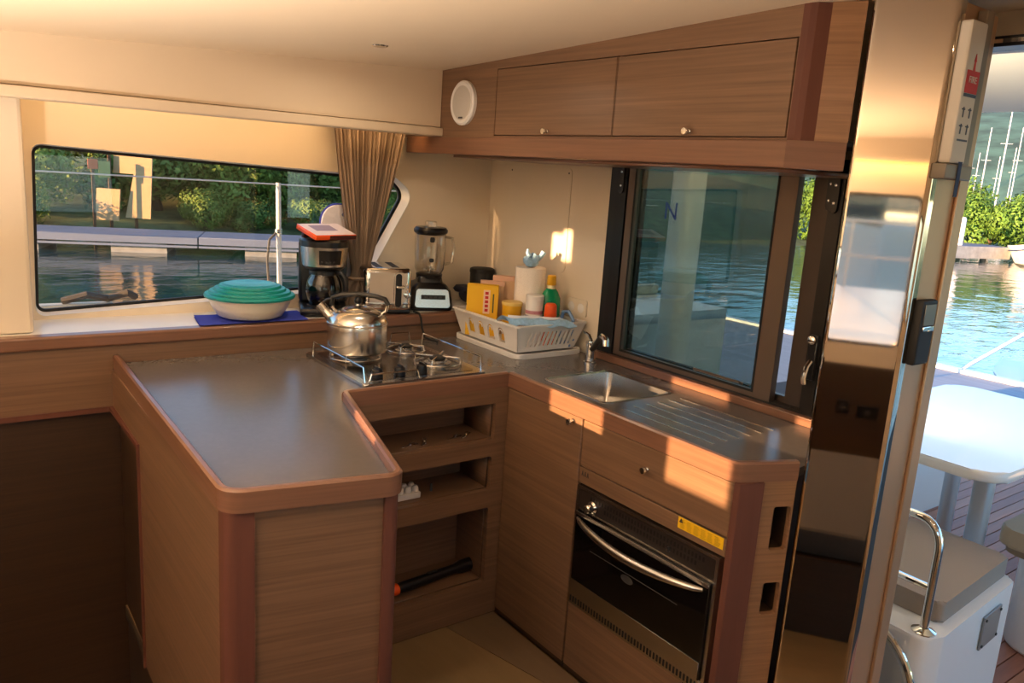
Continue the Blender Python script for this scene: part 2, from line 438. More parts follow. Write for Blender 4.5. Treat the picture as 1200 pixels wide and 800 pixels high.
def downlight(x, y, label, e):
    z = ceil_z(x, y)
    t = T('downlight', label, 'light', (x, y, z), group='ceiling downlights')
    P('bezel', MB().lathe([(0.016, -0.004), (0.024, -0.003), (0.028, 0.001), (0.028, 0.004), (0.016, 0.004)], (x, y, z), 24), CHROME, t)
    P('lens', MB().lathe([(0, -0.002), (0.016, -0.002), (0.016, 0.003)], (x, y, z), 20), LAMP, t)
    l = bpy.data.lights.new('downlight_glow', 'AREA'); l.shape = 'DISK'; l.size = 0.05; l.energy = e; l.color = (1.0, 0.80, 0.58); l.spread = math.radians(170)
    o = bpy.data.objects.new('downlight_glow', l); COL.objects.link(o); o.location = (x, y, z-0.008); o.parent = None
downlight(-0.394, 0.278, 'small glowing ceiling downlight near the valance', 2.0)
for (x, y, lab) in ((-2.1, -1.2, 'ceiling downlight above the forward windows'), (-0.7, -1.5, 'ceiling downlight in mid saloon'), (0.2, -2.2, 'ceiling downlight by the doorway')):
    downlight(x, y, lab, 2.2)
# added uplight, out of view, put in to brighten the ceiling
lm_ = T('added_uplight', 'unseen steel uplight added behind the camera to brighten the ceiling', 'lamp', (-1.95, -0.70, 0))
P('base', MB().lathe([(0.10, 0), (0.10, 0.012), (0.012, 0.02), (0, 0.02)], (-1.95, -0.70, 0), 24), STEEL, lm_)
P('pole', MB().tube([(-1.95, -0.70, 0.02), (-1.95, -0.70, 0.52)], 0.010, 10), STEEL, lm_)
P('shade', MB().lathe([(0.03, 0.50), (0.085, 0.60), (0.087, 0.60), (0.032, 0.495), (0, 0.495)], (-1.95, -0.70, 0), 24, cap=False), STEEL, lm_)
P('lens', MB().lathe([(0, 0.555), (0.055, 0.555)], (-1.95, -0.70, 0), 20, cap=False), LAMP, lm_)
l_ = bpy.data.lights.new('ceiling_fill_glow', 'AREA'); l_.shape = 'DISK'; l_.size = 0.10; l_.energy = 54; l_.color = (1.0, 0.83, 0.68); l_.spread = math.radians(132)
o = bpy.data.objects.new('ceiling_fill_glow', l_); COL.objects.link(o); o.location = (-1.95, -0.70, 0.575); o.rotation_euler = (PI, 0, 0)
st_ = T('saloon_settee', 'dark wooden saloon settee with grey cushion behind the camera', 'settee', (-1.2, -1.45, 0))
P('base', MB().box(-1.70, -0.64, -1.92, -1.02, 0.0, 0.30), WOOD_D, st_)
P('cushion', MB().box(-1.68, -0.66, -1.90, -1.03, 0.301, 0.40, 0.02), mat('grey settee fabric', (66, 60, 56), 0.85), st_)

# ================================================================== galley cabinets
# --- worktop : one continuous U of charcoal laminate with a raised rail
PEN = [(-1.125, 0.70), (-1.158, -0.56), (-1.12, -0.615), (-0.80, -0.665), (-0.757, -0.625), (-0.604, 0.0)]
OUT = [(-1.13, 0.699), (-1.160, -0.590), (-0.772, -0.668), (-0.604, 0.0), (0.0, 0.0), (0.0, -0.982), (0.168, -1.052), (0.568, -0.985), (0.568, 0.699)]
OUTR = rounded(OUT, [0, 0.055, 0.045, 0.012, 0, 0.04, 0.0, 0, 0], 6)
SINK = rounded(rect(0.115, 0.445, -0.375, -0.035), 0.035)
wt = T('worktop', 'charcoal U-shaped galley worktop with raised wooden edge rail', 'worktop', (-0.3, 0.3, 0.87))
P('surface', MB().plate(offset_poly(OUTR, -0.012), [SINK], 0.868, 0.893, lambda u, v, h: (u, v, h)), TOP, wt, label='charcoal laminate surface')
def rail(pts, width, z0, z1, name='edge_rail', m=WOOD_T, closed_ends=True):
    """flat-section rail along a polyline, its outer side on the polyline (inside is to the left)"""
    mb = MB(); n = len(pts); rings = []
    for i, p in enumerate(pts):
        p = Vector(p)
        a = Vector(pts[max(i-1, 0)]); b = Vector(pts[min(i+1, n-1)])
        e1 = (p-a).normalized() if i else (b-p).normalized(); e2 = (b-p).normalized() if i < n-1 else e1
        n1, n2 = Vector((-e1.y, e1.x)), Vector((-e2.y, e2.x)); k = n1+n2; k = k/k.dot(n1)
        q = p + k*width; c = 0.005
        o1, i1 = p + k*c, q - k*c
        rings.append(mb.verts([(p.x, p.y, z0), (p.x, p.y, z1-c), (o1.x, o1.y, z1), (i1.x, i1.y, z1), (q.x, q.y, z1-c), (q.x, q.y, z0)]))
    for A, B in zip(rings, rings[1:]):
        for k in range(6): mb.face([A[k], A[(k+1) % 6], B[(k+1) % 6], B[k]])
    mb.face(rings[0][::-1]); mb.face(rings[-1])
    return P(name, mb, m, wt)
iL = OUTR.index((0.0, 0.0))
pen_end = iL
rail(OUTR[0:iL-6], 0.020, 0.868, 0.920)                       # round the peninsula
rail(OUTR[iL-7:iL+1], 0.022, 0.867, 0.9195)
k2 = next(i for i, p in enumerate(OUTR) if abs(p[0]-0.168) < 1e-6)
rail(OUTR[iL:k2+1], 0.024, 0.868, 0.9205)
P('upstand', MB().box(0.535, 0.568, -0.98, 0.18, 0.893, 0.922, 0.004), WOOD_T, wt, label='wooden upstand under the hatch window')
gm = MB()
for i in range(6):
    x = 0.13 + i*0.055
    gm.box(x, x+0.008, -0.80+0.02*i, -0.43, 0.8925, 0.8942, 0.0007, 1)
for i in range(6):
    x = 0.13 + i*0.055
    P('drainer_rib', MB().box(x, x+0.008, -0.80, -0.43, 0.8925, 0.8945), STEEL, wt)
gm.bm.free()

# --- peninsula cabinet
IN = offset_poly(OUTR, -0.014)
pc = T('peninsula_cabinet', 'walnut peninsula cabinet with mahogany corner posts, nearest the camera', 'cabinet', (-0.9, 0.0, 0))
P('side_panel', MB().prism([(-1.142, 0.285), (-1.150, -0.545), (-1.12, -0.545), (-1.11, 0.285)], 0, 0.868), WOOD, pc)
P('side_panel', MB().prism([(-1.136, 0.699), (-1.142, 0.285), (-1.11, 0.285), (-1.11, 0.699)], 0.742, 0.868), WOOD, pc)
P('edge_strip', MB().box(-1.150, -1.139, 0.277, 0.287, 0, 0.742), WOOD_P, pc)
P('edge_strip', MB().box(-1.148, -1.134, 0.287, 0.69, 0.728, 0.742), WOOD_P, pc)
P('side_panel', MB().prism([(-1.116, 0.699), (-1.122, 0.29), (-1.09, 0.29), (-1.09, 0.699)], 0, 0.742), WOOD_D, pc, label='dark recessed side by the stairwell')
pl = [p for p in IN if p[0] < -0.7 and p[1] < -0.53]
e0 = Vector((-1.098, -0.597)); e1 = Vector((-0.806, -0.648))
P('end_panel', MB().prism([(-1.10, -0.584), (-0.80, -0.639), (-0.80, -0.60), (-1.10, -0.55)], 0, 0.868), WOOD, pc, label='walnut end panel')
lp = rounded([(-1.151, -0.535), (-1.151, -0.583), (-1.093, -0.594), (-1.093, -0.56), (-1.12, -0.53)], [0, 0.035, 0, 0, 0], 6)
P('corner_post', MB().prism(lp, 0, 0.868), WOOD_P, pc)
rp_ = rounded([(-0.812, -0.646), (-0.780, -0.6525), (-0.762, -0.60), (-0.785, -0.575), (-0.812, -0.60)], [0, 0.022, 0, 0, 0], 6)
P('corner_post', MB().prism(rp_, 0, 0.868), WOOD_P, pc)
P('side_panel', MB().prism([(-0.764, -0.60), (-0.625, 0.0), (-0.65, 0.01), (-0.79, -0.59)], 0, 0.868), WOOD, pc)

# --- shelf cabinet under the hob : face frame with three cubbies
sc_ = T('shelf_cabinet', 'walnut cabinet with three open cubbies under the gas hob', 'cabinet', (-0.3, 0.3, 0))
CUB = [(-0.56, -0.045, 0.68, 0.812), (-0.56, -0.050, 0.492, 0.618), (-0.56, -0.050, 0.135, 0.425)]
P('face_frame', MB().plate(rect(-0.625, 0.018, 0.0, 0.868), [rounded(rect(*c), 0.008, 3) for c in CUB], 0.003, 0.023, FY), WOOD, sc_)
for (x0, x1, z0, z1) in CUB:
    P('cubby', MB().box(x0, x1, 0.20, 0.21, z0, z1).box(x0-0.008, x0, 0.032, 0.21, z0, z1).box(x1, x1+0.008, 0.032, 0.21, z0, z1).box(x0-0.008, x1+0.008, 0.032, 0.21, z0-0.008, z0).box(x0-0.008, x1+0.008, 0.032, 0.21, z1, z1+0.008), WOOD, sc_)
P('kick_panel', MB().box(-0.62, -0.003, 0.034, 0.05, 0, 0.10), WOOD_D, sc_)

# --- right hand run
sk = T('sink_cabinet', 'walnut cupboard with one tall door left of the oven', 'cabinet', (0.3, -0.2, 0))
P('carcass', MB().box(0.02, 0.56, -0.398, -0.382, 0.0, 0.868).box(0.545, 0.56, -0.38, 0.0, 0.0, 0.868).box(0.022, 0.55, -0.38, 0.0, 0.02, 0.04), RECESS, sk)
d_ = P('door', MB().box(0.002, 0.020, -0.3945, -0.002, 0.02, 0.865, 0.0015, 1), WOOD, sk)
def knob(y, z, x, par, nm='knob'):
    mb = MB().lathe([(0.0065, 0.0), (0.0065, -0.004), (0.0045, -0.006), (0.0045, -0.012), (0.009, -0.014), (0.011, -0.019), (0.009, -0.024), (0, -0.025)], (x, y, z), 20, 'x')
    return P(nm, mb, CHROME, par, label='chrome push knob')
knob(-0.352, 0.846, 0.002, d_)
P('kick_panel', MB().box(0.006, 0.02, -0.395, -0.002, 0.0, 0.018), WOOD_D, sk)

oc = T('oven_cabinet', 'walnut cabinet with a drawer above the built-in oven', 'cabinet', (0.3, -0.7, 0))
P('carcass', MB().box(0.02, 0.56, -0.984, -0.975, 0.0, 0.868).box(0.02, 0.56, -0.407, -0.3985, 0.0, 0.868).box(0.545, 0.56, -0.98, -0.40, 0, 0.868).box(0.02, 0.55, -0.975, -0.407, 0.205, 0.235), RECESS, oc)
dr = P('drawer_front', MB().box(0.002, 0.020, -0.9805, -0.4015, 0.716, 0.865, 0.0015, 1), WOOD, oc)
knob(-0.685, 0.800, 0.002, dr)
fx_ = P('filler_panel', MB().box(0.002, 0.020, -0.9805, -0.4015, 0.660, 0.7115, 0.0015, 1), WOOD, oc)
for i, yy in enumerate((-0.417, -0.429, -0.441)):
    P('letter_mark', MB().box(0.0012, 0.0022, yy-0.0045, yy+0.0045, 0.690, 0.691).prism([(yy-0.004, 0.686), (yy-0.002, 0.686), (yy+0.001, 0.702), (yy-0.001, 0.702)], 0.0012, 0.0022, f=FX).prism([(yy+0.004, 0.686), (yy+0.002, 0.686), (yy-0.001, 0.702), (yy+0.001, 0.702)], 0.0012, 0.0022, f=FX), INK, fx_, kind=None)
P('lower_panel', MB().box(0.002, 0.020, -0.9805, -0.4015, 0.02, 0.247, 0.0015, 1), WOOD, oc)
P('kick_panel', MB().box(0.006, 0.02, -0.98, -0.40, 0, 0.018), WOOD_D, oc)
cp = rounded([(0.001, -0.9825), (0.0, -0.998), (0.072, -1.020), (0.072, -0.98), (0.03, -0.95), (0.022, -0.9825)], [0, 0.02, 0, 0, 0, 0], 5)
P('corner_post', MB().prism([(0.001, -0.9825), (0.001, -0.990), (0.006, -0.998), (0.072, -1.022), (0.085, -1.0), (0.03, -0.97)], 0, 0.868), WOOD_P, oc)
# chamfered end panel with two cubbies
dv = Vector((0.92, -0.392, 0)); dv.normalize(); nv = Vector((dv.y, -dv.x, 0))
def FC(u, v, h): p = Vector((0.0, -0.9875, 0)) + dv*u - nv*h; return (p.x, p.y, v)
cubs = [rect(0.122, 0.172, 0.675, 0.798), rect(0.122, 0.172, 0.488, 0.582)]
P('end_panel', MB().plate(rect(0.078, 0.178, 0.0, 0.868), [rounded(c, 0.008, 3) for c in cubs], 0.006, 0.022, FC), WOOD_V, oc, label='angled walnut end with two open cubbies')
for c in cubs:
    (u0, v0), (u1, v1) = c[0], c[2]
    mb = MB()
    for q in ((u0, u1, v0, v1, 0.10, 0.106), (u0, u1, v0-0.006, v0, 0.022, 0.106), (u0, u1, v1, v1+0.006, 0.022, 0.106), (u0-0.006, u0, v0, v1, 0.022, 0.106), (u1, u1+0.006, v0, v1, 0.022, 0.106)):
        mb.prism(rect(q[0], q[1], q[2], q[3]), q[4], q[5], f=FC)
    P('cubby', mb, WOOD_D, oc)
# yellow warning label on the filler panel
wl = P('warning_label', MB().box(0.0012, 0.0022, -0.972, -0.816, 0.678, 0.7105), mat('yellow label film', (238, 190, 20), 0.5), oc, label='yellow printed warning label')
wm = MB()
for r_ in range(6):
    z = 0.705 - r_*0.0044
    for c_ in range(6):
        y = -0.822 - c_*0.024 - random.uniform(0, 0.004)
        wm.box(0.0004, 0.0012, y-random.uniform(0.012, 0.020), y, z-0.0011, z)
P('print_lines', wm, mat('label print', (150, 104, 16), 0.6), wl, kind='stuff')
P('warning_sign', MB().prism([(-0.820, 0.696), (-0.834, 0.696), (-0.827, 0.708)], 0.0004, 0.0012, f=FX), INK, wl)

# --- oven
ov = T('oven', 'built-in black and steel gas oven with a curved bar handle', 'oven', (0.1, -0.69, 0.25))
OY0, OY1, OZ0, OZ1 = -0.972, -0.4075, 0.252, 0.655
P('frame', MB().plate(rect(OY0, OY1, OZ0, OZ1), [rect(OY0+0.012, OY1-0.012, 0.290, 0.578), rect(OY0+0.010, OY1-0.010, 0.585, OZ1-0.009)], -0.006, 0.03, FX), STEEL, ov)
P('body', MB().box(0.031, 0.50, OY0+0.005, OY1-0.005, OZ0+0.005, OZ1-0.005), BLKM, ov)
cpn = P('control_panel', MB().box(-0.004, 0.03, OY0+0.010, OY1-0.010, 0.585, OZ1-0.009), mat('dark brown enamel', (40, 32, 28), 0.35), ov)
for r_ in range(2):
    for i in range(36 if r_ == 0 else 34):
        y = OY1-0.065-i*0.0128
        z = 0.629 - r_*0.020
        if r_ == 1 and i < 5: continue
        P('vent_slot', MB().box(-0.0048, -0.003, y-0.0032, y+0.0032, z-0.0065, z+0.0065), RUB, cpn)
P('control_knob', MB().lathe([(0.020, 0), (0.020, -0.008), (0.014, -0.012), (0.013, -0.030), (0.010, -0.033), (0, -0.033)], (-0.004, -0.487, 0.607), 24, 'x').box(-0.040, -0.010, -0.490, -0.484, 0.595, 0.619, 0.002), CHROME, ov)
P('ignition_button', MB().lathe([(0.007, 0), (0.007, -0.006), (0.004, -0.008), (0, -0.008)], (-0.004, -0.80, 0.607), 14, 'x'), BLK, ov)
P('ignition_button', MB().lathe([(0.0025, 0), (0.0025, -0.010), (0, -0.0105)], (-0.004, -0.80, 0.607), 10, 'x'), CHROME, ov)
od = P('door', MB().box(-0.016, 0.028, OY0+0.014, OY1-0.014, 0.292, 0.576, 0.003), OVENG, ov, label='black glass door')
P('door_trim', MB().box(-0.0185, -0.016, OY0+0.016, OY1-0.016, 0.293, 0.346), STEEL, od, label='brushed steel strip')
P('door_rail', MB().box(-0.020, -0.016, OY0+0.014, OY1-0.014, 0.566, 0.576), STEEL, od)
hpts = []
for i in range(25):
    u = i/24; hpts.append((-0.020-0.045*math.sin(PI*u)**0.7, OY1-0.03-u*(0.505), 0.556-0.012*math.sin(PI*u)))
P('handle', MB().tube(hpts, 0.011, 12, rs=[0.006+0.007*math.sin(PI*i/24)**0.5 for i in range(25)]), STEEL, od, label='curved steel bar handle')
P('maker_badge', MB().lathe([(0, -0.0005), (0.024, -0.0005), (0.025, 0)], (0, 0, 0), 24, 'x').move(Matrix.Translation((-0.0162, -0.665, 0.452)) @ Matrix.Diagonal((1, 1, 0.5, 1))), GREYD, od)
P('oven_shelf', MB().tube([(-0.0164, -0.50, 0.470), (-0.0164, -0.86, 0.470)], 0.0012, 6), GREYD, od)
grl = P('lower_grille', MB().box(-0.008, -0.006, OY0+0.006, OY1-0.006, 0.256, 0.286), STEEL, ov)
for i in range(42):
    y = OY1-0.014-i*0.01275
    P('grille_slot', MB().box(-0.0086, -0.007, y-0.0032, y+0.0032, 0.261, 0.281), RUB, grl)

# --- dark panel of the stairwell at the left
struct('trim_7', MB().box(XF, -1.112, 0.715, 0.735, -1.0, 0.742), WOOD_D, label='dark panel of the stairwell')

# --- overhead cabinets
UX = 0.10
oh = T('overhead_cabinet', 'walnut overhead cabinet with two lift-up doors above the hatch window', 'cabinet', (0.3, -0.2, 1.7))
zt = lambda y: ceil_z(UX, y)
DO1, DO2 = (-0.304, 0.318), (-0.925, -0.310)
P('face_frame', MB().plate([(-0.932, 1.722), (1.0, 1.722), (1.0, zt(1.0)), (-0.932, zt(-0.932))], [rect(DO1[0]-0.004, DO1[1]+0.004, 1.7275, 1.962), rect(DO2[0]-0.004, DO2[1]+0.0035, 1.7275, 1.962)], UX, UX+0.02, FX), WOOD, oh)
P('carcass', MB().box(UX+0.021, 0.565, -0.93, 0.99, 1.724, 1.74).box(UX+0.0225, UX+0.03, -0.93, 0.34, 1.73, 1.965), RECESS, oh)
for (a, b) in (DO1, DO2):
    d_ = P('door', MB().box(UX-0.001, UX+0.02, a, b, 1.730, 1.9595, 0.0015, 1), WOOD, oh)
    knob(a+0.31 if a > -0.5 else a+0.308, 1.742, UX-0.001, d_)
P('bottom_rail', MB().prism(rect(UX-0.012, UX+0.03, -0.94, 0.955), 1.655, 1.722, 0.004), WOOD_T, oh, label='walnut rail along the bottom')
P('bottom_rail', MB().prism([(UX-0.012, -0.94), (UX+0.03, -0.92), (0.20, -1.02), (0.170, -1.050), (UX+0.025, -0.99)], 1.655, 1.722), WOOD_T, oh)
P('soffit_panel', MB().box(UX+0.03, 0.565, -0.93, 0.64, 1.645, 1.656), WOOD_T, oh)
P('corner_post', MB().prism([(UX-0.001, -0.932), (UX+0.001, -0.950), (UX+0.008, -0.964), (UX+0.033, -0.985), (UX+0.045, -0.95), (UX+0.045, -0.93)], 1.722, zt(-0.98)-0.002), WOOD_P, oh)
P('end_panel', MB().prism([(UX+0.033, -0.985), (0.172, -1.050), (0.20, -1.02), (UX+0.05, -0.96)], 1.722, zt(-1.05)-0.002), WOOD_V, oh)
# round wall speaker
sp = T('wall_speaker', 'round white speaker on the walnut panel left of the overhead doors', 'speaker', (UX, 0.528, 1.848))
P('rim', MB().lathe([(0.083, 0.0), (0.083, -0.012), (0.076, -0.018), (0.070, -0.016)], (UX, 0.528, 1.848), 40, 'x'), WPL, sp)
P('grille', MB().lathe([(0, -0.019), (0.04, -0.018), (0.070, -0.0155)], (UX, 0.528, 1.848), 40, 'x', cap=False), mat('speaker mesh', (206, 200, 190), 0.7, bump=0.5, bscale=900), sp)
P('maker_badge', MB().box(UX-0.0195, UX-0.016, 0.515, 0.541, 1.790, 1.796), GREYD, sp)

# ================================================================== hatch window in the bulkhead
w2 = struct('window_2', MB().plate(rect(HY0, HY1, HZ0, HZ1), [rect(HY0+0.045, HY1-0.055, HZ0+0.012, HZ1-0.02)], XB-0.012, XB+0.06, FX), BLKA, label='black aluminium hatch window frame')
SY0, SY1 = -0.672, 0.062
sa = P('sash', MB().plate(rect(SY0, SY1, 0.9305, 1.68), [rect(SY0+0.072, SY1-0.040, 0.952, 1.668)], XB-0.018, XB+0.010, FX), BRZ, w2, label='bronze sliding sash')
P('glass_pane', MB().box(XB-0.004, XB+0.001, SY0+0.070, SY1-0.038, 0.95, 1.67), TINT, sa, label='smoked glass pane')
P('gasket', MB().plate(rect(SY0+0.066, SY1-0.034, 0.946, 1.672), [rect(SY0+0.074, SY1-0.042, 0.954, 1.664)], XB-0.0195, XB-0.0182, FX), RUB, sa)
sb = P('sash', MB().plate(rect(-0.790, 0.060, 0.9305, 1.68), [rect(-0.700, 0.024, 0.952, 1.668)], XB+0.022, XB+0.045, FX), mat('dark bronze aluminium', (74, 63, 55), 0.4, 0.4), w2, label='fixed bronze sash behind the slider')
P('glass_pane', MB().box(XB+0.031, XB+0.035, -0.744, 0.026, 0.95, 1.67), CLEAR, sb)
P('jamb_post', MB().box(XB-0.024, XB+0.02, -0.83, -0.786, 0.93, 1.69), BLK, w2)
P('jamb_post', MB().box(XB-0.024, XB+0.02, 0.066, 0.121, 0.93, 1.69), BLK, w2)
def hinge(y, z, par):
    h = P('hinge_plate', MB().prism(rounded(rect(y-0.012, y+0.012, z-0.055, z+0.055), 0.011), XB-0.032, XB-0.024, 0.002, f=FX), BLK, par)
    for dz in (-0.026, 0.026): P('screw', MB().lathe([(0.0045, 0), (0.0045, -0.002), (0, -0.003)], (XB-0.032, y, z+dz), 10, 'x'), CHROME, h)
hinge(0.088, 1.605, w2); hinge(-0.807, 1.600, w2)
h = P('hinge_plate', MB().prism(rounded(rect(-0.762-0.012, -0.762+0.012, 1.55, 1.66), 0.011), XB+0.014, XB+0.022, 0.002, f=FX), BLK, w2)
for dz in (1.58, 1.63): P('screw', MB().lathe([(0.0045, 0), (0.0045, -0.002), (0, -0.003)], (XB+0.014, -0.762, dz), 10, 'x'), CHROME, h)
lt = P('latch', MB().box(XB-0.034, XB-0.024, -0.822, -0.794, 1.04, 1.18, 0.004), BLK, w2, label='black latch with chrome levers')
P('latch_lever', MB().lathe([(0.014, 0), (0.014, -0.012), (0.008, -0.016), (0, -0.016)], (XB-0.034, -0.808, 1.165), 16, 'x'), CHROME, lt)
P('latch_lever', MB().tube([(XB-0.04, -0.812, 1.10), (XB-0.056, -0.812, 1.085), (XB-0.058, -0.808, 1.05), (XB-0.05, -0.806, 1.03)], 0.008, 8), CHROME, lt)
P('sash_handle', MB().tube([(XB-0.018, -0.36, 0.962), (XB-0.03, -0.36, 0.968), (XB-0.03, -0.56, 0.968), (XB-0.018, -0.56, 0.962)], 0.005, 8), BRZ, sa)

# ================================================================== polished post and door gear
PX0, PX1, PY0, PY1 = 0.230, 0.398, -1.232, -1.050
ps = T('door_post', 'tall mirror polished stainless post between galley and doorway', 'post', (0.25, -1.16, 0))
pf = rounded([(0.229, -1.234), (0.255, -1.234), (0.255, -1.056), (0.171, -1.056)], [0.014, 0.0, 0.0, 0.012], 5)
P('cladding', MB().prism(pf, 0.0, ceil_z(0.2, -1.2)-0.001), MIRROR, ps, ang=20)
CHAMP = mat('satin champagne metal', (188, 152, 116), 0.38, 0.45)
P('side_face', MB().box(0.2555, 0.398, PY0, PY0+0.17, 0.0, 2.03, 0.003), CHAMP, ps, label='satin side face towards the doorway')
P('edge_strip', MB().box(0.352, 0.397, PY0-0.009, PY0, 0.0, 2.02, 0.003), CHAMP, ps, label='satin edge strip on the door side')
fb = T('fire_blanket_case', 'white fire blanket case with red print on the post side', 'safety case', (0.3, -1.25, 1.82))
fc = P('case', MB().box(0.2402, 0.3118, PY0-0.030, PY0-0.001, 1.685, 1.99, 0.006), mat('white enamel case', (214, 206, 190), 0.4), fb)
P('case', MB().box(0.3118, 0.3454, PY0-0.024, PY0-0.001, 1.66, 2.02, 0.003), mat('grey bracket', (128, 116, 98), 0.4), fb, label='grey bracket holding the case').name = 'bracket'
P('bracket_foot', MB().box(0.2200, 0.3454, PY0-0.034, PY0-0.001, 1.650, 1.684, 0.004), MATS['grey bracket'], fb)
P('red_panel', MB().box(0.2491, 0.3051, PY0-0.0312, PY0-0.030, 1.838, 1.886), REDP, fc)
FBM = lambda x, z: frame3((1, 0, 0), (0, 0, 1), (x, PY0-0.0318, z))
text('FIRE', 0.020, mat('pale print', (226, 212, 200), 0.5), 'lettering', fc, FBM(0.2771, 1.866))
P('arrow_print', MB().prism([(0.2726, 1.886), (0.2816, 1.886), (0.2794, 1.905), (0.2822, 1.905), (0.2771, 1.922), (0.2721, 1.905), (0.2749, 1.905)], PY0-0.0312, PY0-0.030, f=FY), REDP, fc)
P('blue_band', MB().box(0.2491, 0.3051, PY0-0.0312, PY0-0.030, 1.830, 1.837), mat('slate print', (70, 78, 92), 0.5), fc)
for x, z in ((0.2614, 1.798), (0.2906, 1.798), (0.2614, 1.762), (0.2906, 1.762)):
    P('figure_print', MB().box(x-0.002, x+0.002, PY0-0.0311, PY0-0.030, z-0.012, z+0.010).box(x-0.008, x+0.006, PY0-0.0311, PY0-0.030, z+0.004, z+0.007), MATS['slate print'], fc)
P('line_print', MB().box(0.2536, 0.3006, PY0-0.0311, PY0-0.030, 1.735, 1.739), MATS['slate print'], fc)
P('pull_strap', MB().box(0.2715, 0.2850, PY0-0.037, PY0-0.0345, 1.612, 1.69), mat('blue strap', (60, 78, 108), 0.8), fb)
dl = T('door_lock', 'black door latch plate on the post beside the doorway', 'lock', (0.29, PY0, 1.29))
P('lock_body', MB().box(0.2491, 0.3186, PY0-0.024, PY0-0.001, 1.215, 1.372, 0.006), BLKM, dl)
P('lock_window', MB().box(0.2581, 0.3096, PY0-0.0262, PY0-0.024, 1.312, 1.362, 0.002), mat('grey latch window', (120, 112, 100), 0.3320, 0.6), dl)
P('latch_bolt', MB().box(0.2581, 0.3074, PY0-0.029, PY0-0.024, 1.298, 1.310, 0.002), CHROME, dl)

# ================================================================== sink and tap
sn = T('sink', 'square stainless sink bowl let into the right worktop', 'sink', (0.28, -0.205, 0.75))
rim_o, rim_i = offset_poly(SINK, -0.0005), offset_poly(SINK, -0.012)
mb = MB()
loops = []
for (d, z) in ((-0.0005, 0.870), (-0.0005, 0.8955), (-0.006, 0.8965), (-0.012, 0.892), (-0.022, 0.80), (-0.045, 0.758), (-0.10, 0.752)):
    loops.append(mb.verts([(u, v, z) for u, v in offset_poly(SINK, d)]))
for A, B in zip(loops, loops[1:]):
    for i in range(len(A)): mb.face([A[i], A[(i+1) % len(A)], B[(i+1) % len(B)], B[i]])
mb.face(loops[-1])
P('basin', mb, STEEL, sn)
P('drain', MB().lathe([(0.032, 0.0), (0.032, 0.004), (0.024, 0.003), (0.0, 0.002)], (0.28, -0.205, 0.752), 20), CHROME, sn)
tp = T('tap', 'chrome and black galley tap behind the sink', 'tap', (0.455, 0.085, 0.893))
P('tap_body', MB().lathe([(0.026, 0), (0.026, 0.006), (0.020, 0.010), (0.019, 0.06), (0.022, 0.075), (0.020, 0.088), (0, 0.090)], (0.455, 0.085, 0.893), 24), CHROME, tp)
P('spout', MB().tube([(0.455, 0.085, 0.945), (0.44, 0.05, 0.965), (0.415, 0.01, 0.995), (0.385, -0.04, 1.025), (0.36, -0.08, 1.035)], 0.011, 12), BLK, tp, label='black tapering spout')
P('spout_tip', MB().tube([(0.372, -0.06, 1.034), (0.345, -0.105, 1.036), (0.338, -0.117, 1.030), (0.336, -0.12, 1.012)], 0.012, 12), CHROME, tp)
P('lever', MB().tube([(0.455, 0.085, 0.98), (0.462, 0.11, 0.998), (0.47, 0.15, 1.006)], 0.006, 8), CHROME, tp)

# ================================================================== gas hob
hb = T('gas_hob', 'stainless gas hob with wire fiddle rails and dark knobs', 'hob', (-0.24, 0.37, 0.893))
HX0, HX1, HY_0, HY_1 = -0.510, -0.035, 0.085, 0.580
P('tray', MB().prism(rounded(rect(HX0, HX1, HY_0, HY_1), 0.015), 0.8925, 0.906, 0.003), STEEL, hb)
P('well', MB().prism(rounded(rect(HX0+0.03, HX1-0.03, HY_0+0.03, HY_1-0.03), 0.02), 0.9058, 0.9072, 0.0006), mat('hob steel pan', (150, 144, 138), 0.2, 1.0), hb)
BURN = [(-0.38, 0.43, 0.055), (-0.155, 0.46, 0.042), (-0.14, 0.25, 0.05)]
for (x, y, r) in BURN:
    b_ = P('burner', MB().lathe([(r, 0.0), (r, 0.006), (r*0.72, 0.010), (r*0.72, 0.015), (r*0.6, 0.018), (0, 0.0185)], (x, y, 0.907), 24), STEEL, hb)
    P('burner_cap', MB().lathe([(r*0.55, 0.0), (r*0.62, 0.003), (r*0.55, 0.007), (0, 0.008)], (x, y, 0.9255), 20), BLKM, b_)
    g = MB(); zz = 0.934
    for k in range(4):
        a = PI/4+k*PI/2
        g.tube([(x+math.cos(a)*r*1.7, y+math.sin(a)*r*1.7, 0.909), (x+math.cos(a)*r*1.65, y+math.sin(a)*r*1.65, zz), (x+math.cos(a)*r*0.35, y+math.sin(a)*r*0.35, zz)], 0.003, 6)
    P('pan_support', g, STEEL, hb)
    P('pan_ring', MB().tube([(x+math.cos(a)*r*1.72, y+math.sin(a)*r*1.72, 0.914) for a in [2*PI*k/28 for k in range(28)]], 0.003, 6, True), STEEL, hb)
for i, x in enumerate((-0.43, -0.345, -0.26)):
    k_ = P('hob_knob', MB().lathe([(0.020, 0), (0.020, 0.010), (0.017, 0.026), (0.014, 0.028), (0, 0.028)], (x, 0.155, 0.907), 20), BLK, hb)
    P('knob_grip', MB().box(x-0.003, x+0.003, 0.139, 0.171, 0.934, 0.943, 0.001, 1), BLK, k_)
def wire(pts): P('fiddle_wire', MB().tube(pts, 0.003, 6), CHROME, hb)
wire([(HX0+0.012, HY_0+0.02, 0.905), (HX0+0.010, HY_0+0.03, 0.955), (HX0+0.010, HY_1-0.06, 0.955), (HX0+0.012, HY_1-0.05, 0.905)])
wire([(HX1-0.012, HY_0+0.02, 0.905), (HX1-0.010, HY_0+0.03, 0.955), (HX1-0.010, HY_1-0.06, 0.955), (HX1-0.012, HY_1-0.05, 0.905)])
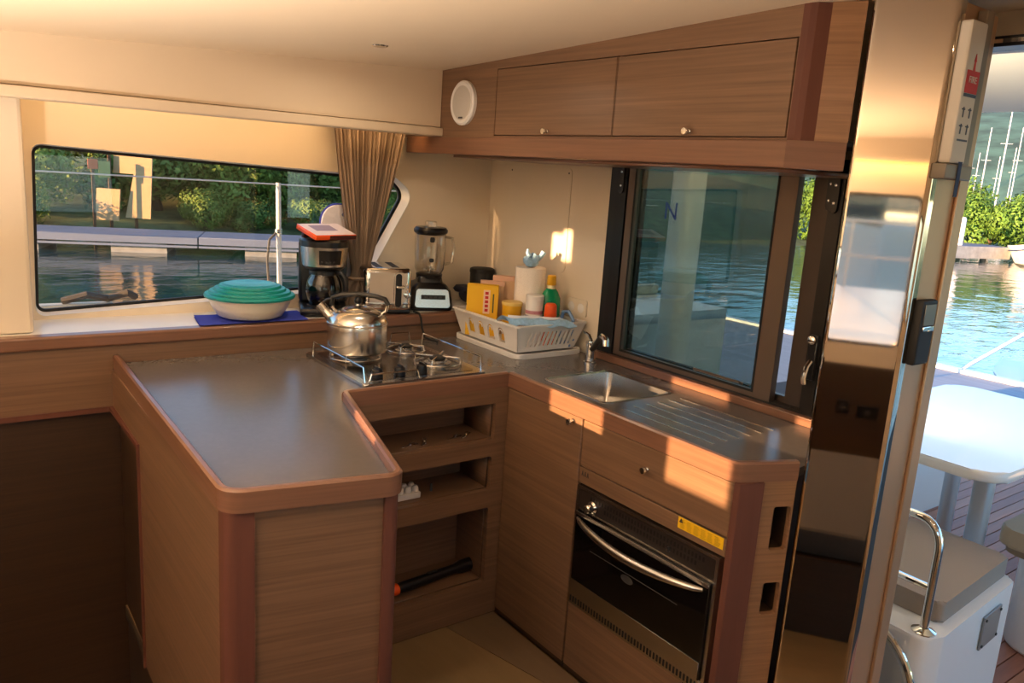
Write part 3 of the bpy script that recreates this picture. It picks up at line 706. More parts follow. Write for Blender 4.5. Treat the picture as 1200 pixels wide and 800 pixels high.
wire([(HX0+0.10, HY_1-0.012, 0.905), (HX0+0.11, HY_1-0.012, 0.955), (HX0+0.29, HY_1-0.012, 0.955), (HX0+0.30, HY_1-0.012, 0.905)])
wire([(HX0+0.34, HY_1-0.012, 0.905), (HX0+0.35, HY_1-0.012, 0.955), (HX1-0.05, HY_1-0.012, 0.955), (HX1-0.04, HY_1-0.012, 0.905)])
wire([(HX0+0.02, HY_0+0.012, 0.905), (HX0+0.03, HY_0+0.012, 0.935), (HX0+0.20, HY_0+0.012, 0.935), (HX0+0.21, HY_0+0.012, 0.905)])

# --- kettle, on the left burner
KX, KY, KZ = -0.38, 0.415, 0.9375
kt = T('kettle', 'polished steel whistling kettle on the left burner of the hob', 'kettle', (KX, KY, KZ), math.radians(-37))
P('body', MB().lathe([(0.0, 0), (0.099, 0), (0.106, 0.004), (0.108, 0.012), (0.107, 0.085), (0.1065, 0.108), (0.101, 0.126), (0.086, 0.140), (0.063, 0.149), (0.050, 0.152)], seg=48, cap=False), STEEL_K, kt, True)
P('body_band', MB().lathe([(0.1075, 0.100), (0.109, 0.102), (0.109, 0.106), (0.1065, 0.108)], seg=48, cap=False), STEEL_K, kt, True)
ld = P('lid', MB().lathe([(0.056, 0.150), (0.056, 0.154), (0.045, 0.160), (0.02, 0.165), (0.009, 0.166), (0.008, 0.172), (0, 0.172)], seg=32), STEEL_K, kt, True)
P('lid_knob', MB().ball((0, 0, 0.182), 0.014, u=18, v=12), BLK, ld, True)
P('spout', MB().tube([(-0.080, 0, 0.105), (-0.100, 0, 0.122), (-0.118, 0, 0.140), (-0.124, 0, 0.146)], 0.016, 14, rs=[0.024, 0.020, 0.016, 0.0165]), STEEL_K, kt, True)
P('whistle', MB().tube([(-0.121, 0, 0.143), (-0.138, 0, 0.160)], 0.018, 14), CHROME, kt, True)
P('whistle_lever', MB().tube([(-0.130, 0, 0.162), (-0.112, 0, 0.178), (-0.088, 0, 0.184)], 0.005, 8), BLK, kt, True)
hp = [(-0.075, 0, 0.138), (-0.095, 0, 0.160), (-0.09, 0, 0.188), (-0.06, 0, 0.199), (0, 0, 0.206), (0.06, 0, 0.202), (0.095, 0, 0.193), (0.108, 0, 0.172), (0.100, 0, 0.15), (0.082, 0, 0.132)]
P('handle', MB().tube(hp[1:8], 0.009, 10), BLK, kt, True, label='black bail handle')
P('handle_bracket', MB().tube([(0.080, 0, 0.134), (0.100, 0, 0.150), (0.106, 0, 0.178)], 0.006, 8), CHROME, kt, True)
P('handle_bracket', MB().tube([(-0.073, 0, 0.136), (-0.09, 0, 0.152), (-0.096, 0, 0.175)], 0.006, 8), CHROME, kt, True)

# ================================================================== things on the sill
LZ = 0.9965
tw = MB()
def towel(u, v):
    x = -0.845+0.40*u+0.03*v; y = 0.705+0.20*v
    return (x, y, LZ+0.004+0.003*math.sin(u*9+v*3)*math.sin(v*7))
tw.grid(14, 8, towel); tw.grid(14, 8, lambda u, v: (towel(u, v)[0], towel(u, v)[1], LZ-0.003))
o = P('towel', tw, BLUE); tag(o, 'folded blue towel under the bowl on the sill', 'towel'); origin_to(o, (-0.66, 0.80, LZ))
BX, BY, BZ = -0.630, 0.822, LZ+0.008
bw = T('mixing_bowl', 'white plastic bowl with a teal ringed lid on the window sill', 'bowl', (BX, BY, BZ))
P('bowl_body', MB().lathe([(0, 0.0), (0.105, 0), (0.118, 0.006), (0.140, 0.040), (0.155, 0.078), (0.151, 0.078), (0.136, 0.042), (0.112, 0.010), (0, 0.008)], seg=48), mat('cream plastic', (232, 224, 208), 0.35), bw, True)
rr = [0.164, 0.148, 0.130, 0.112]
for i, r in enumerate(rr):
    P('lid_ring', MB().lathe([(r-0.028, 0.080+i*0.011), (r, 0.074+i*0.011), (r+0.002, 0.080+i*0.011), (r-0.002, 0.087+i*0.011), (r-0.028, 0.092+i*0.011)], seg=48, cap=False), TEAL, bw, True)
P('lid_top', MB().lathe([(0.090, 0.118), (0.094, 0.124), (0.086, 0.126), (0.070, 0.123), (0, 0.122)], seg=48), mat('pale teal plastic', (50, 160, 166), 0.3), bw, True)

# coffee maker (local: front is -y)
cf = T('coffee_maker', 'black and steel drip coffee maker beside the curtain', 'coffee maker', (-0.315, 0.872, LZ), math.radians(-20))
P('base', MB().box(-0.095, 0.095, -0.125, 0.105, 0, 0.035, 0.012), BLK, cf, True)
P('tower', MB().box(-0.095, 0.095, 0.02, 0.105, 0.035, 0.31, 0.012), BLK, cf, True)
P('brew_head', MB().lathe([(0.072, 0.19), (0.082, 0.20), (0.093, 0.285), (0.093, 0.31), (0.085, 0.318), (0, 0.318)], (0, -0.025, 0), 36), BLK, cf, True)
sh = MB(); ring = []
sh.grid(20, 1, lambda u, v: ((0.0855+0.010*v)*math.sin((u-0.5)*3.6), -0.025-(0.0855+0.010*v)*math.cos((u-0.5)*3.6), 0.205+0.082*v))
sp_ = P('steel_shroud', sh, STEEL, cf, True, label='brushed steel shroud')
P('display_panel', MB().grid(8, 1, lambda u, v: ((0.0875+0.008*v)*math.sin((u-0.28)*1.0), -0.025-(0.0875+0.008*v)*math.cos((u-0.28)*1.0), 0.215+0.06*v)), BLK, cf, True)
P('display', MB().grid(6, 1, lambda u, v: ((0.0905+0.003*v)*math.sin((u-0.2)*0.5), -0.025-(0.0905+0.003*v)*math.cos((u-0.2)*0.5), 0.245+0.02*v)), mat('grey lcd', (150, 150, 130), 0.3), cf, True)
for i in range(4):
    P('button', MB().ball((0.093*math.sin(-0.15+0.17*i), -0.025-0.0885*math.cos(-0.15+0.17*i), 0.228), 0.004, u=8, v=6), GREYD, cf, True)
P('hot_plate', MB().lathe([(0.066, 0.035), (0.066, 0.039), (0, 0.040)], (0, -0.045, 0), 28), BLKM, cf, True)
P('side_stripe', MB().box(-0.0962, -0.095, 0.03, 0.095, 0.05, 0.29), GREYD, cf, True)
cf.scale = (1, 1, 0.94)
M_cf = Matrix.Translation(cf.location) @ Matrix.Rotation(cf.rotation_euler.z, 4, 'Z')
ca = T('coffee_carafe', 'glass coffee carafe with black handle on the coffee maker hot plate', 'carafe', M_cf @ Vector((0, -0.045, 0.0405)), math.radians(-20))
P('glass_body', MB().lathe([(0, 0), (0.056, 0), (0.066, 0.02), (0.073, 0.055), (0.068, 0.092), (0.054, 0.118), (0.054, 0.125)], seg=32, cap=False), SMOKE, ca, True)
P('coffee', MB().lathe([(0, 0.003), (0.054, 0.003), (0.064, 0.021), (0.0675, 0.032), (0, 0.032)], seg=28), mat('black coffee', (22, 12, 6), 0.15), ca, True)
P('collar', MB().lathe([(0.055, 0.118), (0.060, 0.120), (0.060, 0.134), (0.052, 0.140), (0, 0.142)], seg=32), BLK, ca, True)
P('handle', MB().tube([(0.045, -0.04, 0.130), (0.062, -0.062, 0.134), (0.078, -0.075, 0.115), (0.082, -0.078, 0.07), (0.072, -0.068, 0.035), (0.052, -0.050, 0.028)], 0.009, 10), BLK, ca, True)
# flat box on top
bxl = T('flat_box', 'flat white and orange box lying tilted on top of the coffee maker', 'box', (-0.322, 0.838, LZ+0.3005), math.radians(12))
TL = Matrix.Translation((0, 0, 0.0165)) @ Matrix.Rotation(math.radians(14), 4, 'X')
P('carton', MB().box(-0.095, 0.095, -0.068, 0.068, 0, 0.020, 0.001, 1).move(TL), ORA, bxl, True)
P('top_print', MB().box(-0.093, 0.093, -0.066, 0.066, 0.0195, 0.0210).move(TL), mat('pale lilac print', (226, 218, 230), 0.4), bxl, True)
P('picture_print', MB().box(-0.06, 0.04, -0.02, 0.045, 0.0208, 0.0214).move(TL), mat('slate blue print', (150, 140, 170), 0.5), bxl, True)
P('dark_edge', MB().box(-0.03, 0.0955, -0.0685, -0.066, 0.001, 0.017).move(TL), mat('maroon print', (70, 28, 24), 0.5), bxl, True)
P('rest_foot', MB().box(-0.08, 0.08, 0.03, 0.05, 0.0, 0.026), mat('maroon print', (70, 28, 24), 0.5), bxl, True)
# white round-topped board behind
wb = T('chopping_board', 'white round-topped board with blue edge standing behind the coffee maker', 'board', (-0.19, 0.985, LZ))
bp_ = rounded(rect(-0.09, 0.10, 0.0, 0.425), [0, 0, 0.07, 0.07], 8)
P('board', MB().prism(bp_, -0.006, 0.006, 0.003, f=FY), mat('white board plastic', (232, 230, 240), 0.4), wb, True)
P('blue_rim', MB().prism(offset_poly(bp_, 0.006), 0.0062, 0.0085, f=FY), mat('blue rim plastic', (70, 80, 190), 0.4), wb, True)
P('hole', MB().lathe([(0, -0.0066), (0.008, -0.0066), (0.008, -0.005)], (0.005, 0, 0.385), 14, 'y'), mat('grey blue dot', (130, 136, 180), 0.5), wb, True)

# toaster (local: front is -y)
ts = T('toaster', 'chrome two-slot toaster with black lever slot beside the blender', 'toaster', (-0.062, 0.835, LZ), math.radians(-16))
P('shell', MB().box(-0.098, 0.098, -0.10, 0.13, 0.008, 0.190, 0.020, 4), CHROME, ts, True)
P('base', MB().box(-0.095, 0.095, -0.098, 0.128, 0, 0.02, 0.004), BLK, ts, True)
P('steel_band', MB().box(-0.099, 0.099, -0.101, 0.131, 0.022, 0.066, 0.020, 3), STEEL, ts, True)
for x in (-0.035, 0.035): P('bread_slot', MB().box(x-0.014, x+0.014, -0.07, 0.10, 0.1885, 0.1906), RUB, ts, True)
LS = rounded(rect(0.028, 0.054, 0.03, 0.168), 0.0125)
P('lever_slot', MB().prism(LS, -0.1035, -0.100, f=FY), BLK, ts, True)
P('slot_trim', MB().plate(offset_poly(LS, 0.005), [LS], -0.1050, -0.100, FY), CHROME, ts, True)
P('lever', MB().box(0.030, 0.066, -0.122, -0.103, 0.108, 0.120, 0.004), CHROME, ts, True)
P('dial', MB().lathe([(0.013, 0), (0.013, -0.010), (0.006, -0.012), (0, -0.012)], (0.078, -0.100, 0.080), 18, 'y'), CHROME, ts, True)
for z in (0.105, 0.122): P('button', MB().lathe([(0.006, 0), (0.005, -0.005), (0, -0.005)], (0.078, -0.100, z), 12, 'y'), CHROME, ts, True)
# blender (local: front is -y)
bl = T('blender', 'black and steel blender with a clear glass jar', 'blender', (0.165, 0.85, LZ), math.radians(-22))
def bsec(s, z, dy=0): return [(u, v+dy, z) for u, v in rounded(rect(-0.092*s, 0.092*s, -0.092*s, 0.092*s), 0.03*s, 4)]
mb = MB(); L = [mb.verts(bsec(s, z)) for s, z in ((1.02, 0), (1.06, 0.008), (1.03, 0.045), (0.95, 0.085), (0.76, 0.108), (0.60, 0.115), (0.56, 0.135), (0.52, 0.14))]
for A, B in zip(L, L[1:]):
    for i in range(len(A)): mb.face([A[i], A[(i+1) % len(A)], B[(i+1) % len(B)], B[i]])
mb.face(L[0][::-1]); mb.face(L[-1])
P('motor_base', mb, BLK, bl, True)
P('front_plate', MB().prism(rounded([(-0.072, 0.014), (0.084, 0.014), (0.072, 0.092), (-0.064, 0.092)], 0.012), 0, 0.004, 0.001, f=lambda u, v, h: (u, -0.0975+max(0, (v-0.045))*0.22-h, v)), STEEL, bl, True, label='brushed steel front plate')
P('button_panel', MB().prism(rect(-0.044, 0.060, 0.050, 0.068), 0.004, 0.006, f=lambda u, v, h: (u, -0.0975+max(0, (v-0.045))*0.22-h, v)), BLK, bl, True)
for i in range(4): P('button', MB().box(-0.030+i*0.020, -0.016+i*0.020, -0.1035, -0.0995, 0.055, 0.062), GREYD, bl, True)
P('jar', MB().lathe([(0.045, 0.141), (0.054, 0.148), (0.064, 0.172), (0.067, 0.23), (0.068, 0.325), (0.070, 0.33)], seg=32, cap=False), JAR, bl, True, label='clear glass jar')
P('jar_collar', MB().lathe([(0.056, 0.132), (0.058, 0.148), (0.050, 0.152), (0, 0.152)], seg=28), BLK, bl, True)
P('jar_handle', MB().tube([(0.064, 0.0, 0.31), (0.098, 0, 0.305), (0.104, 0, 0.26), (0.098, 0, 0.20), (0.066, 0, 0.19)], 0.007, 8), JAR, bl, True)
P('lid', MB().lathe([(0.062, 0.318), (0.072, 0.327), (0.074, 0.332), (0.074, 0.340), (0.066, 0.350), (0, 0.352)], seg=32), BLK, bl, True)
P('lid_cap', MB().lathe([(0.026, 0.352), (0.026, 0.372), (0.022, 0.376), (0, 0.376)], seg=22), JAR, bl, True)
P('blade', MB().box(-0.03, 0.03, -0.006, 0.006, 0.166, 0.169).box(-0.006, 0.006, -0.03, 0.03, 0.170, 0.173).lathe([(0.008, 0.152), (0.008, 0.18), (0, 0.18)], seg=10), STEEL, bl, True)
P('jar_badge', MB().prism(rounded(rect(-0.012, 0.008, 0.29, 0.312), 0.006), -0.0715, -0.068, f=FY), BLKM, bl, True)
P('jar_badge', MB().prism(rounded(rect(-0.012, 0.008, 0.205, 0.222), 0.006), -0.0695, -0.066, f=FY), BLKM, bl, True)
# power cord from the toaster across the splash to the hob
cdm = MB().tube([(0.03, 0.735, LZ+0.006), (0.035, 0.70, LZ+0.005), (0.035, 0.680, 0.985), (0.04, 0.676, 0.94), (0.05, 0.668, 0.904), (0.06, 0.63, 0.899), (0.07, 0.595, 0.898)], 0.0045, 8)
P('power_cord', cdm, BLKM, ts)
# navy cap and dark jar-like pouch on the sill corner
pu = T('fabric_pouch', 'dark navy soft pouch in the sill corner by the yellow carton', 'pouch', (0.44, 0.86, LZ))
P('pouch_body', MB().ball((-0.02, -0.02, 0.052), 0.095, 0.06, 0.052), NAVY, pu, True)
P('pouch_flap', MB().prism(rounded(rect(-0.11, 0.00, 0.055, 0.085), 0.014), -0.055, 0.05, 0.01, f=FY), NAVY, pu, True)
tin = T('storage_tin', 'black round tin behind the navy pouch', 'tin', (0.505, 0.935, LZ))
P('tin_body', MB().lathe([(0.055, 0), (0.057, 0.004), (0.057, 0.135), (0.055, 0.138)], seg=28), BLKM, tin, True)
P('tin_lid', MB().lathe([(0.059, 0.134), (0.060, 0.138), (0.058, 0.152), (0.05, 0.156), (0, 0.157)], seg=28), BLKM, tin, True)

# ================================================================== curtain tied at the waist
def cw(z):   # half-width and centre by height
    t = max(0.0, (1.745-z)/(1.745-1.0))
    if t < 0.82:
        k = t/0.82; hw = 0.160*(1-k**1.05)+0.034*k**1.05; cx = -0.108-0.032*k**1.2
    else:
        k = (t-0.82)/0.18; hw = 0.036+0.055*math.sin(k*PI/2); cx = -0.140-0.025*k
    return cx, hw
NPL = 19
def cur(u, v, off):
    z = 1.745-0.745*v
    cx, hw = cw(z)
    amp = 0.011*(0.35+0.65*min(1, hw/0.15))
    x = cx+hw*(2*u-1) + 0.25*amp*math.sin(2*PI*NPL*u*0.5+1.3)
    y = 0.905+amp*math.sin(2*PI*NPL*u+0.8*math.sin(5*v+u*3))+0.010*math.sin(3.1*v+u*17)-0.012*math.sin(PI*u)*(1-hw/0.16)*2
    return (x, y+off, z)
ct = T('curtain', 'taupe pleated curtain gathered at the waist by the window end', 'curtain', (-0.12, 0.905, 1.0))
mb = MB().grid(230, 30, lambda u, v: cur(u, v, 0.0)); mb.grid(230, 30, lambda u, v: cur(u, v, 0.003))
P('drape', mb, CURT, ct, ang=60)
P('tie_back', MB().tube([(-0.143+0.043*math.cos(a), 0.903+0.030*math.sin(a), 1.125) for a in [2*PI*k/24 for k in range(24)]], 0.006, 6, True), CURT, ct)

# ================================================================== dish rack and its contents
RX0, RX1, RY0, RY1, RZ = 0.215, 0.528, 0.245, 0.672, 0.893
trk = T('drip_tray', 'white plastic drip tray under the dish rack', 'tray', ((RX0+RX1)/2, (RY0+RY1)/2, RZ))
tp_ = rounded(rect(RX0-0.012, RX1+0.012, RY0-0.02, RY1+0.012), 0.03)
P('tray_plate', MB().prism(tp_, RZ, RZ+0.008, 0.003), WPL, trk)
P('tray_lip', MB().plate(tp_, [offset_poly(tp_, -0.008)], RZ+0.007, RZ+0.020, lambda u, v, h: (u, v, h)), WPL, trk)
dk = T('dish_rack', 'white plastic dish rack with arched slots beside the sink', 'dish rack', ((RX0+RX1)/2, (RY0+RY1)/2, RZ+0.012))
z0, z1 = RZ+0.021, RZ+0.128
def sx(k): return rect(RX0+0.012-0.030*k, RX1-0.012+0.030*k, RY0+0.012-0.030*k, RY1-0.012+0.030*k)
P('rack_floor', MB().box(RX0+0.012, RX1-0.012, RY0+0.012, RY1-0.012, RZ+0.0205, RZ+0.0245), WPL, dk)
def side(fr, u0, u1, holes):
    P('rack_side', MB().plate([(u0[0], z0), (u1[0], z0), (u1[1], z1), (u0[1], z1)], holes, 0, 0.004, fr), WPL, dk)
kx = lambda z: (z-z0)/(z1-z0)*0.030
arch = lambda c: [(c-0.020, z0+0.024), (c+0.020, z0+0.024)] + [(c+0.020*math.cos(a), z0+0.062+0.022*math.sin(a)) for a in [PI*k/8 for k in range(9)]]
archring = [arch(RY1-0.105-i*0.072) for i in range(4)]
side(lambda u, v, h: (RX0+0.012-kx(v)+h, u, v), (RY0+0.012, RY0-0.018), (RY1-0.012, RY1+0.018), archring)
for A in archring:
    P('arch_bar', MB().tube([(RX0+0.012-kx(q[1]), RY0+(q[0]-RY0), q[1]) for q in offset_poly(A, -0.007)[2:]], 0.0022, 5), WPL, dk)
sl_ = []
for i in range(11):
    c = RX0+0.045+i*0.0215
    sl_.append([(c, z0+0.020), (c+0.009, z0+0.020), (c+0.019, z0+0.080), (c+0.010, z0+0.080)])
side(lambda u, v, h: (u, RY0+0.012-kx(v)+h, v), (RX0+0.012, RX0-0.018), (RX1-0.012, RX1+0.018), sl_)
side(lambda u, v, h: (RX1-0.012+kx(v)-h, u, v), (RY0+0.012, RY0-0.018), (RY1-0.012, RY1+0.018), [])
side(lambda u, v, h: (u, RY1-0.012+kx(v)-h, v), (RX0+0.012, RX0-0.018), (RX1-0.012, RX1+0.018), [])
ro = rounded(rect(RX0-0.026, RX1+0.026, RY0-0.026, RY1+0.026), 0.02)
P('rack_rim', MB().plate(ro, [rounded(rect(RX0-0.012, RX1+0.012, RY0-0.012, RY1+0.012), 0.012)], z1-0.003, z1+0.004, lambda u, v, h: (u, v, h)), WPL, dk)
FZ = RZ+0.0247
# yellow carton leaning at the far left
yc = T('yellow_carton', 'yellow carton with red printed strip in the dish rack', 'carton', (0.275, 0.585, FZ), math.radians(-38))
P('carton', MB().box(-0.066, 0.066, -0.022, 0.022, 0, 0.215, 0.0015, 1), YEL, yc, True)
P('flap', MB().box(-0.065, 0.065, -0.024, 0.010, 0.214, 0.217), YEL, yc, True)
P('side_print', MB().box(0.004, 0.032, -0.0232, -0.0218, 0.095, 0.195), mat('pale pink print', (236, 200, 170), 0.5), yc, True)
for i in range(5): P('red_letter', MB().box(0.011, 0.025, -0.0240, -0.0230, 0.104+i*0.018, 0.116+i*0.018), REDP, yc, True)
P('line_print', MB().box(0.043, 0.049, -0.0232, -0.0218, 0.100, 0.180), mat('olive print', (96, 90, 40), 0.5), yc, True)
# small cream boxes behind
for i, (x, y, h_, r_, lab) in enumerate(((0.335, 0.605, 0.225, -34, 'cream carton just behind the yellow carton'), (0.395, 0.60, 0.245, -36, 'taller cream carton behind, nearest the paper roll'))):
    b_ = T('cream_carton', lab, 'carton', (x, y, FZ), math.radians(r_))
    P('carton', MB().box(-0.05, 0.05, -0.018, 0.018, 0, h_, 0.0015, 1), mat('cream carton board', (214, 178, 140), 0.6), b_, True)
    P('lid_flap', MB().box(-0.051, 0.051, -0.019, 0.019, h_-0.018, h_+0.001, 0.001, 1), mat('pink carton board', (220, 176, 150), 0.6), b_, True)
# yellow tub
yt = T('yellow_tub', 'small yellow plastic tub in front of the paper roll', 'tub', (0.335, 0.455, FZ))
P('tub_body', MB().lathe([(0.034, 0), (0.036, 0.004), (0.041, 0.145), (0.041, 0.150)], seg=26), YELP, yt, True)
P('tub_lid', MB().lathe([(0.043, 0.148), (0.044, 0.152), (0.043, 0.160), (0.036, 0.163), (0, 0.163)], seg=26), mat('cream lid', (230, 196, 110), 0.4), yt, True)
# paper roll
pr = T('paper_roll', 'white paper towel roll standing in the dish rack', 'paper towel', (0.435, 0.475, FZ))
P('roll', MB().lathe([(0.020, 0), (0.060, 0), (0.064, 0.003), (0.064, 0.297), (0.062, 0.300), (0.020, 0.300), (0.020, 0)], seg=36, cap=False), PAPER, pr, True)
P('core', MB().lathe([(0.0175, 0.002), (0.0198, 0.002), (0.0198, 0.298), (0.0175, 0.298), (0.0175, 0.002)], seg=20, cap=False), mat('cardboard', (170, 136, 96), 0.8), pr, True)
# blue bag scrap on the roll
bb = T('plastic_bag', 'crumpled pale blue plastic bag tucked in the paper roll', 'bag', (0.435, 0.475, FZ+0.300))
mb = MB().ball((0, 0, 0.026), 0.034, 0.030, 0.026, 24, 14)
for v in mb.bm.verts:
    q = v.co; k = 1+0.14*math.sin(q.x*260+q.z*90)*math.sin(q.y*230+q.z*170); v.co = Vector((q.x*k, q.y*k, max(0.0008, q.z*(1+0.2*math.sin(q.x*150)))))
P('bag_bulb', mb, LBLUE, bb, True)
P('bag_ear', MB().tube([(0.02, -0.01, 0.035), (0.036, -0.018, 0.048), (0.046, -0.022, 0.066)], 0.01, 8, rs=[0.014, 0.010, 0.012]), LBLUE, bb, True)
P('bag_ear', MB().tube([(-0.012, 0.0, 0.045), (-0.02, 0.004, 0.062), (-0.018, 0.006, 0.076)], 0.01, 8, rs=[0.012, 0.008, 0.004]), LBLUE, bb, True)
# white canister with printed band
cn = T('white_canister', 'white canister with a blue and red band left of the green bottle', 'canister', (0.392, 0.378, FZ))
P('can_body', MB().lathe([(0.034, 0), (0.036, 0.003), (0.036, 0.180), (0.035, 0.182)], seg=28), WPL, cn, True)
P('can_lid', MB().lathe([(0.0372, 0.180), (0.0372, 0.198), (0.034, 0.201), (0, 0.202)], seg=28), WPL, cn, True)
P('blue_band', MB().lathe([(0.0365, 0.098), (0.0365, 0.118)], seg=28, cap=False), mat('violet blue print', (96, 108, 170), 0.5), cn, True)
P('red_band', MB().lathe([(0.0365, 0.124), (0.0365, 0.138)], seg=28, cap=False), mat('rose print', (190, 130, 140), 0.5), cn, True)
# green bottle
gb = T('green_bottle', 'green dish soap bottle with a yellow cap', 'bottle', (0.468, 0.372, FZ))
GS = 1.36
P('bottle_body', MB().lathe([(0.034, 0), (0.037, 0.004), (0.037, 0.115), (0.036, 0.135), (0.026, 0.155), (0.016, 0.166)], seg=30).move(Matrix.Diagonal((1.3, 0.95, GS, 1))), GRN, gb, True)
P('shoulder', MB().lathe([(0.0155, 0.165), (0.014, 0.176)], seg=24).move(Matrix.Diagonal((1.15, 1.15, GS, 1))), mat('clear cream plastic', (226, 214, 170), 0.3), gb, True)
P('cap', MB().lathe([(0.0155, 0.176), (0.0165, 0.178), (0.0155, 0.203), (0.012, 0.206), (0, 0.206)], seg=22).move(Matrix.Diagonal((1.2, 1.2, GS, 1))), YELP, gb, True)
P('bottle_label', MB().lathe([(0.0375, 0.03), (0.0375, 0.085)], seg=30, cap=False).move(Matrix.Diagonal((1.3, 0.96, GS, 1))), mat('dark green label', (30, 92, 66), 0.4), gb, True)
# orange bottle
ob = T('orange_bottle', 'short orange bottle in front of the green bottle', 'bottle', (0.412, 0.297, FZ))
ob.scale = (1.1, 1.1, 1.25)
P('bottle_body', MB().lathe([(0.026, 0), (0.028, 0.004), (0.027, 0.06), (0.023, 0.09), (0.021, 0.10)], seg=24), ORA, ob, True)
P('cap', MB().lathe([(0.023, 0.10), (0.024, 0.103), (0.022, 0.135), (0.016, 0.142), (0, 0.143)], seg=24), ORA, ob, True)
P('bottle_label', MB().grid(8, 1, lambda u, v: (0.0282*math.cos(-2.6+u*1.2), 0.0282*math.sin(-2.6+u*1.2), 0.03+0.04*v)), mat('pale orange print', (244, 170, 120), 0.5), ob, True)
# blue and white cloth draped on the front corner of the rim
def cloth(u, v, off):
    ang = u
    x = 0.19+0.255*u; y = 0.36-0.105*u-0.085*v+0.0
    x += 0.05*v*(0.4-u*0.3)
    z = z1+0.0045+0.020*math.sin(PI*min(1, v*1.2))*(1-0.4*u)+0.004*math.sin(u*21+v*5)
    if v > 0.75: z -= (v-0.75)*0.03
    return (x, y, z+off)
dc = T('dish_cloth', 'pale blue and white wrapper draped over the near rack rim', 'cloth', (0.3, 0.27, z1))
mb = MB(); mb.grid(26, 10, lambda u, v: cloth(u, v, 0.003)); mb.grid(26, 10, lambda u, v: cloth(u, v, 0.0))
P('cloth_body', mb, LBLUE, dc)
P('cloth_fold', MB().tube([(0.215+0.2*k/10, 0.318-0.085*k/10-0.01*math.sin(k), z1+0.027-0.006*k/10) for k in range(11)], 0.007, 8), mat('white film', (226, 226, 230), 0.3), dc)
# blue scrubbing brush with loop handle
br = T('scrub_brush', 'blue loop-handled washing brush at the right end of the rack', 'brush', (0.490, 0.288, FZ))
br.scale = (1.3, 1.2, 1.3)
P('loop_handle', MB().tube([(0.0, 0.02, 0.01), (0.0, 0.03, 0.07), (0.004, 0.022, 0.105), (0.010, 0.0, 0.108), (0.012, -0.022, 0.085), (0.010, -0.03, 0.02)], 0.006, 8), mat('mid blue plastic', (110, 150, 200), 0.35), br, True)
P('brush_head', MB().lathe([(0.022, 0), (0.024, 0.006), (0.020, 0.016), (0, 0.018)], seg=18).move(Matrix.Diagonal((0.5, 1.3, 1, 1))), MATS['mid blue plastic'], br, True)

# ================================================================== things in the cubbies
def pin(x, y, z, rz, lab):
    t = T('cutlery_clip', lab, 'clip', (x, y, z), rz, 'steel clips in the top cubby')
    P('arm', MB().box(-0.035, 0.035, -0.004, 0.004, 0.0, 0.004, 0.001, 1), CHROME, t, True)
    P('arm', MB().box(-0.03, 0.03, -0.003, 0.003, 0.005, 0.008, 0.001, 1).move(Matrix.Rotation(0.3, 4, 'Z')), CHROME, t, True)
    P('pivot', MB().lathe([(0.006, 0.0), (0.006, 0.0105), (0, 0.0105)], (0, 0, 0), 10), CHROME, t, True)
pin(-0.115, 0.075, 0.681, 0.6, 'steel clip lying at the right end of the top cubby')
pin(-0.165, 0.070, 0.681, 0.3, 'steel clip left of the clip at the right end of the top cubby')
pin(-0.285, 0.075, 0.681, 0.9, 'steel clip lying in the middle of the top cubby')
pin(-0.345, 0.065, 0.681, 0.2, 'leftmost steel clip seen in the top cubby')
eb = T('egg_carton', 'white egg box in the middle cubby', 'egg carton', (-0.372, 0.085, 0.4925))
P('carton', MB().box(-0.07, 0.07, -0.032, 0.032, 0, 0.022, 0.004), mat('white pulp board', (214, 208, 200), 0.85), eb, True)
for i in range(5): P('egg_cup', MB().lathe([(0.0125, 0), (0.011, 0.014), (0.007, 0.02), (0, 0.021)], (-0.056+i*0.028, -0.014, 0.0215), 12), MATS['white pulp board'], eb, True)
for i in range(5): P('egg_cup', MB().lathe([(0.0125, 0), (0.011, 0.014), (0.007, 0.02), (0, 0.021)], (-0.056+i*0.028, 0.014, 0.0215), 12), MATS['white pulp board'], eb, True)
hk = tag(P('cup_hook', MB().lathe([(0.006, 0.0), (0.005, 0.02), (0.003, 0.028), (0, 0.028)], (-0.24, 0.09, 0.4925), 10), GREYD), 'small dark peg standing in the middle cubby', 'peg'); origin_to(hk, (-0.24, 0.09, 0.4925))
fl_ = T('torch', 'long black torch with an orange end lying in the lowest cubby', 'torch', (-0.222, 0.085, 0.1355), math.radians(6))
P('barrel', MB().lathe([(0.019, -0.15), (0.020, -0.14), (0.018, 0.10), (0.024, 0.13), (0.025, 0.19), (0, 0.19)], (0, 0, 0.025), 22, 'x'), BLK, fl_, True)
P('end_cap', MB().lathe([(0, -0.175), (0.018, -0.174), (0.020, -0.165), (0.020, -0.15)], (0, 0, 0.025), 20, 'x'), ORA, fl_, True)
P('switch', MB().box(-0.02, 0.02, -0.006, 0.006, 0.042, 0.047, 0.002), GREYD, fl_, True)
yd = tag(P('yellow_sponge', MB().lathe([(0.0, 0), (0.036, 0.0), (0.040, 0.006), (0.040, 0.028), (0.036, 0.034), (0, 0.034)], (-0.380, 0.160, 0.1355), 24), mat('ochre sponge', (196, 140, 40), 0.9, bump=0.5, bscale=300)), 'round ochre sponge at the left of the lowest cubby', 'sponge'); origin_to(yd, (-0.380, 0.160, 0.1355))

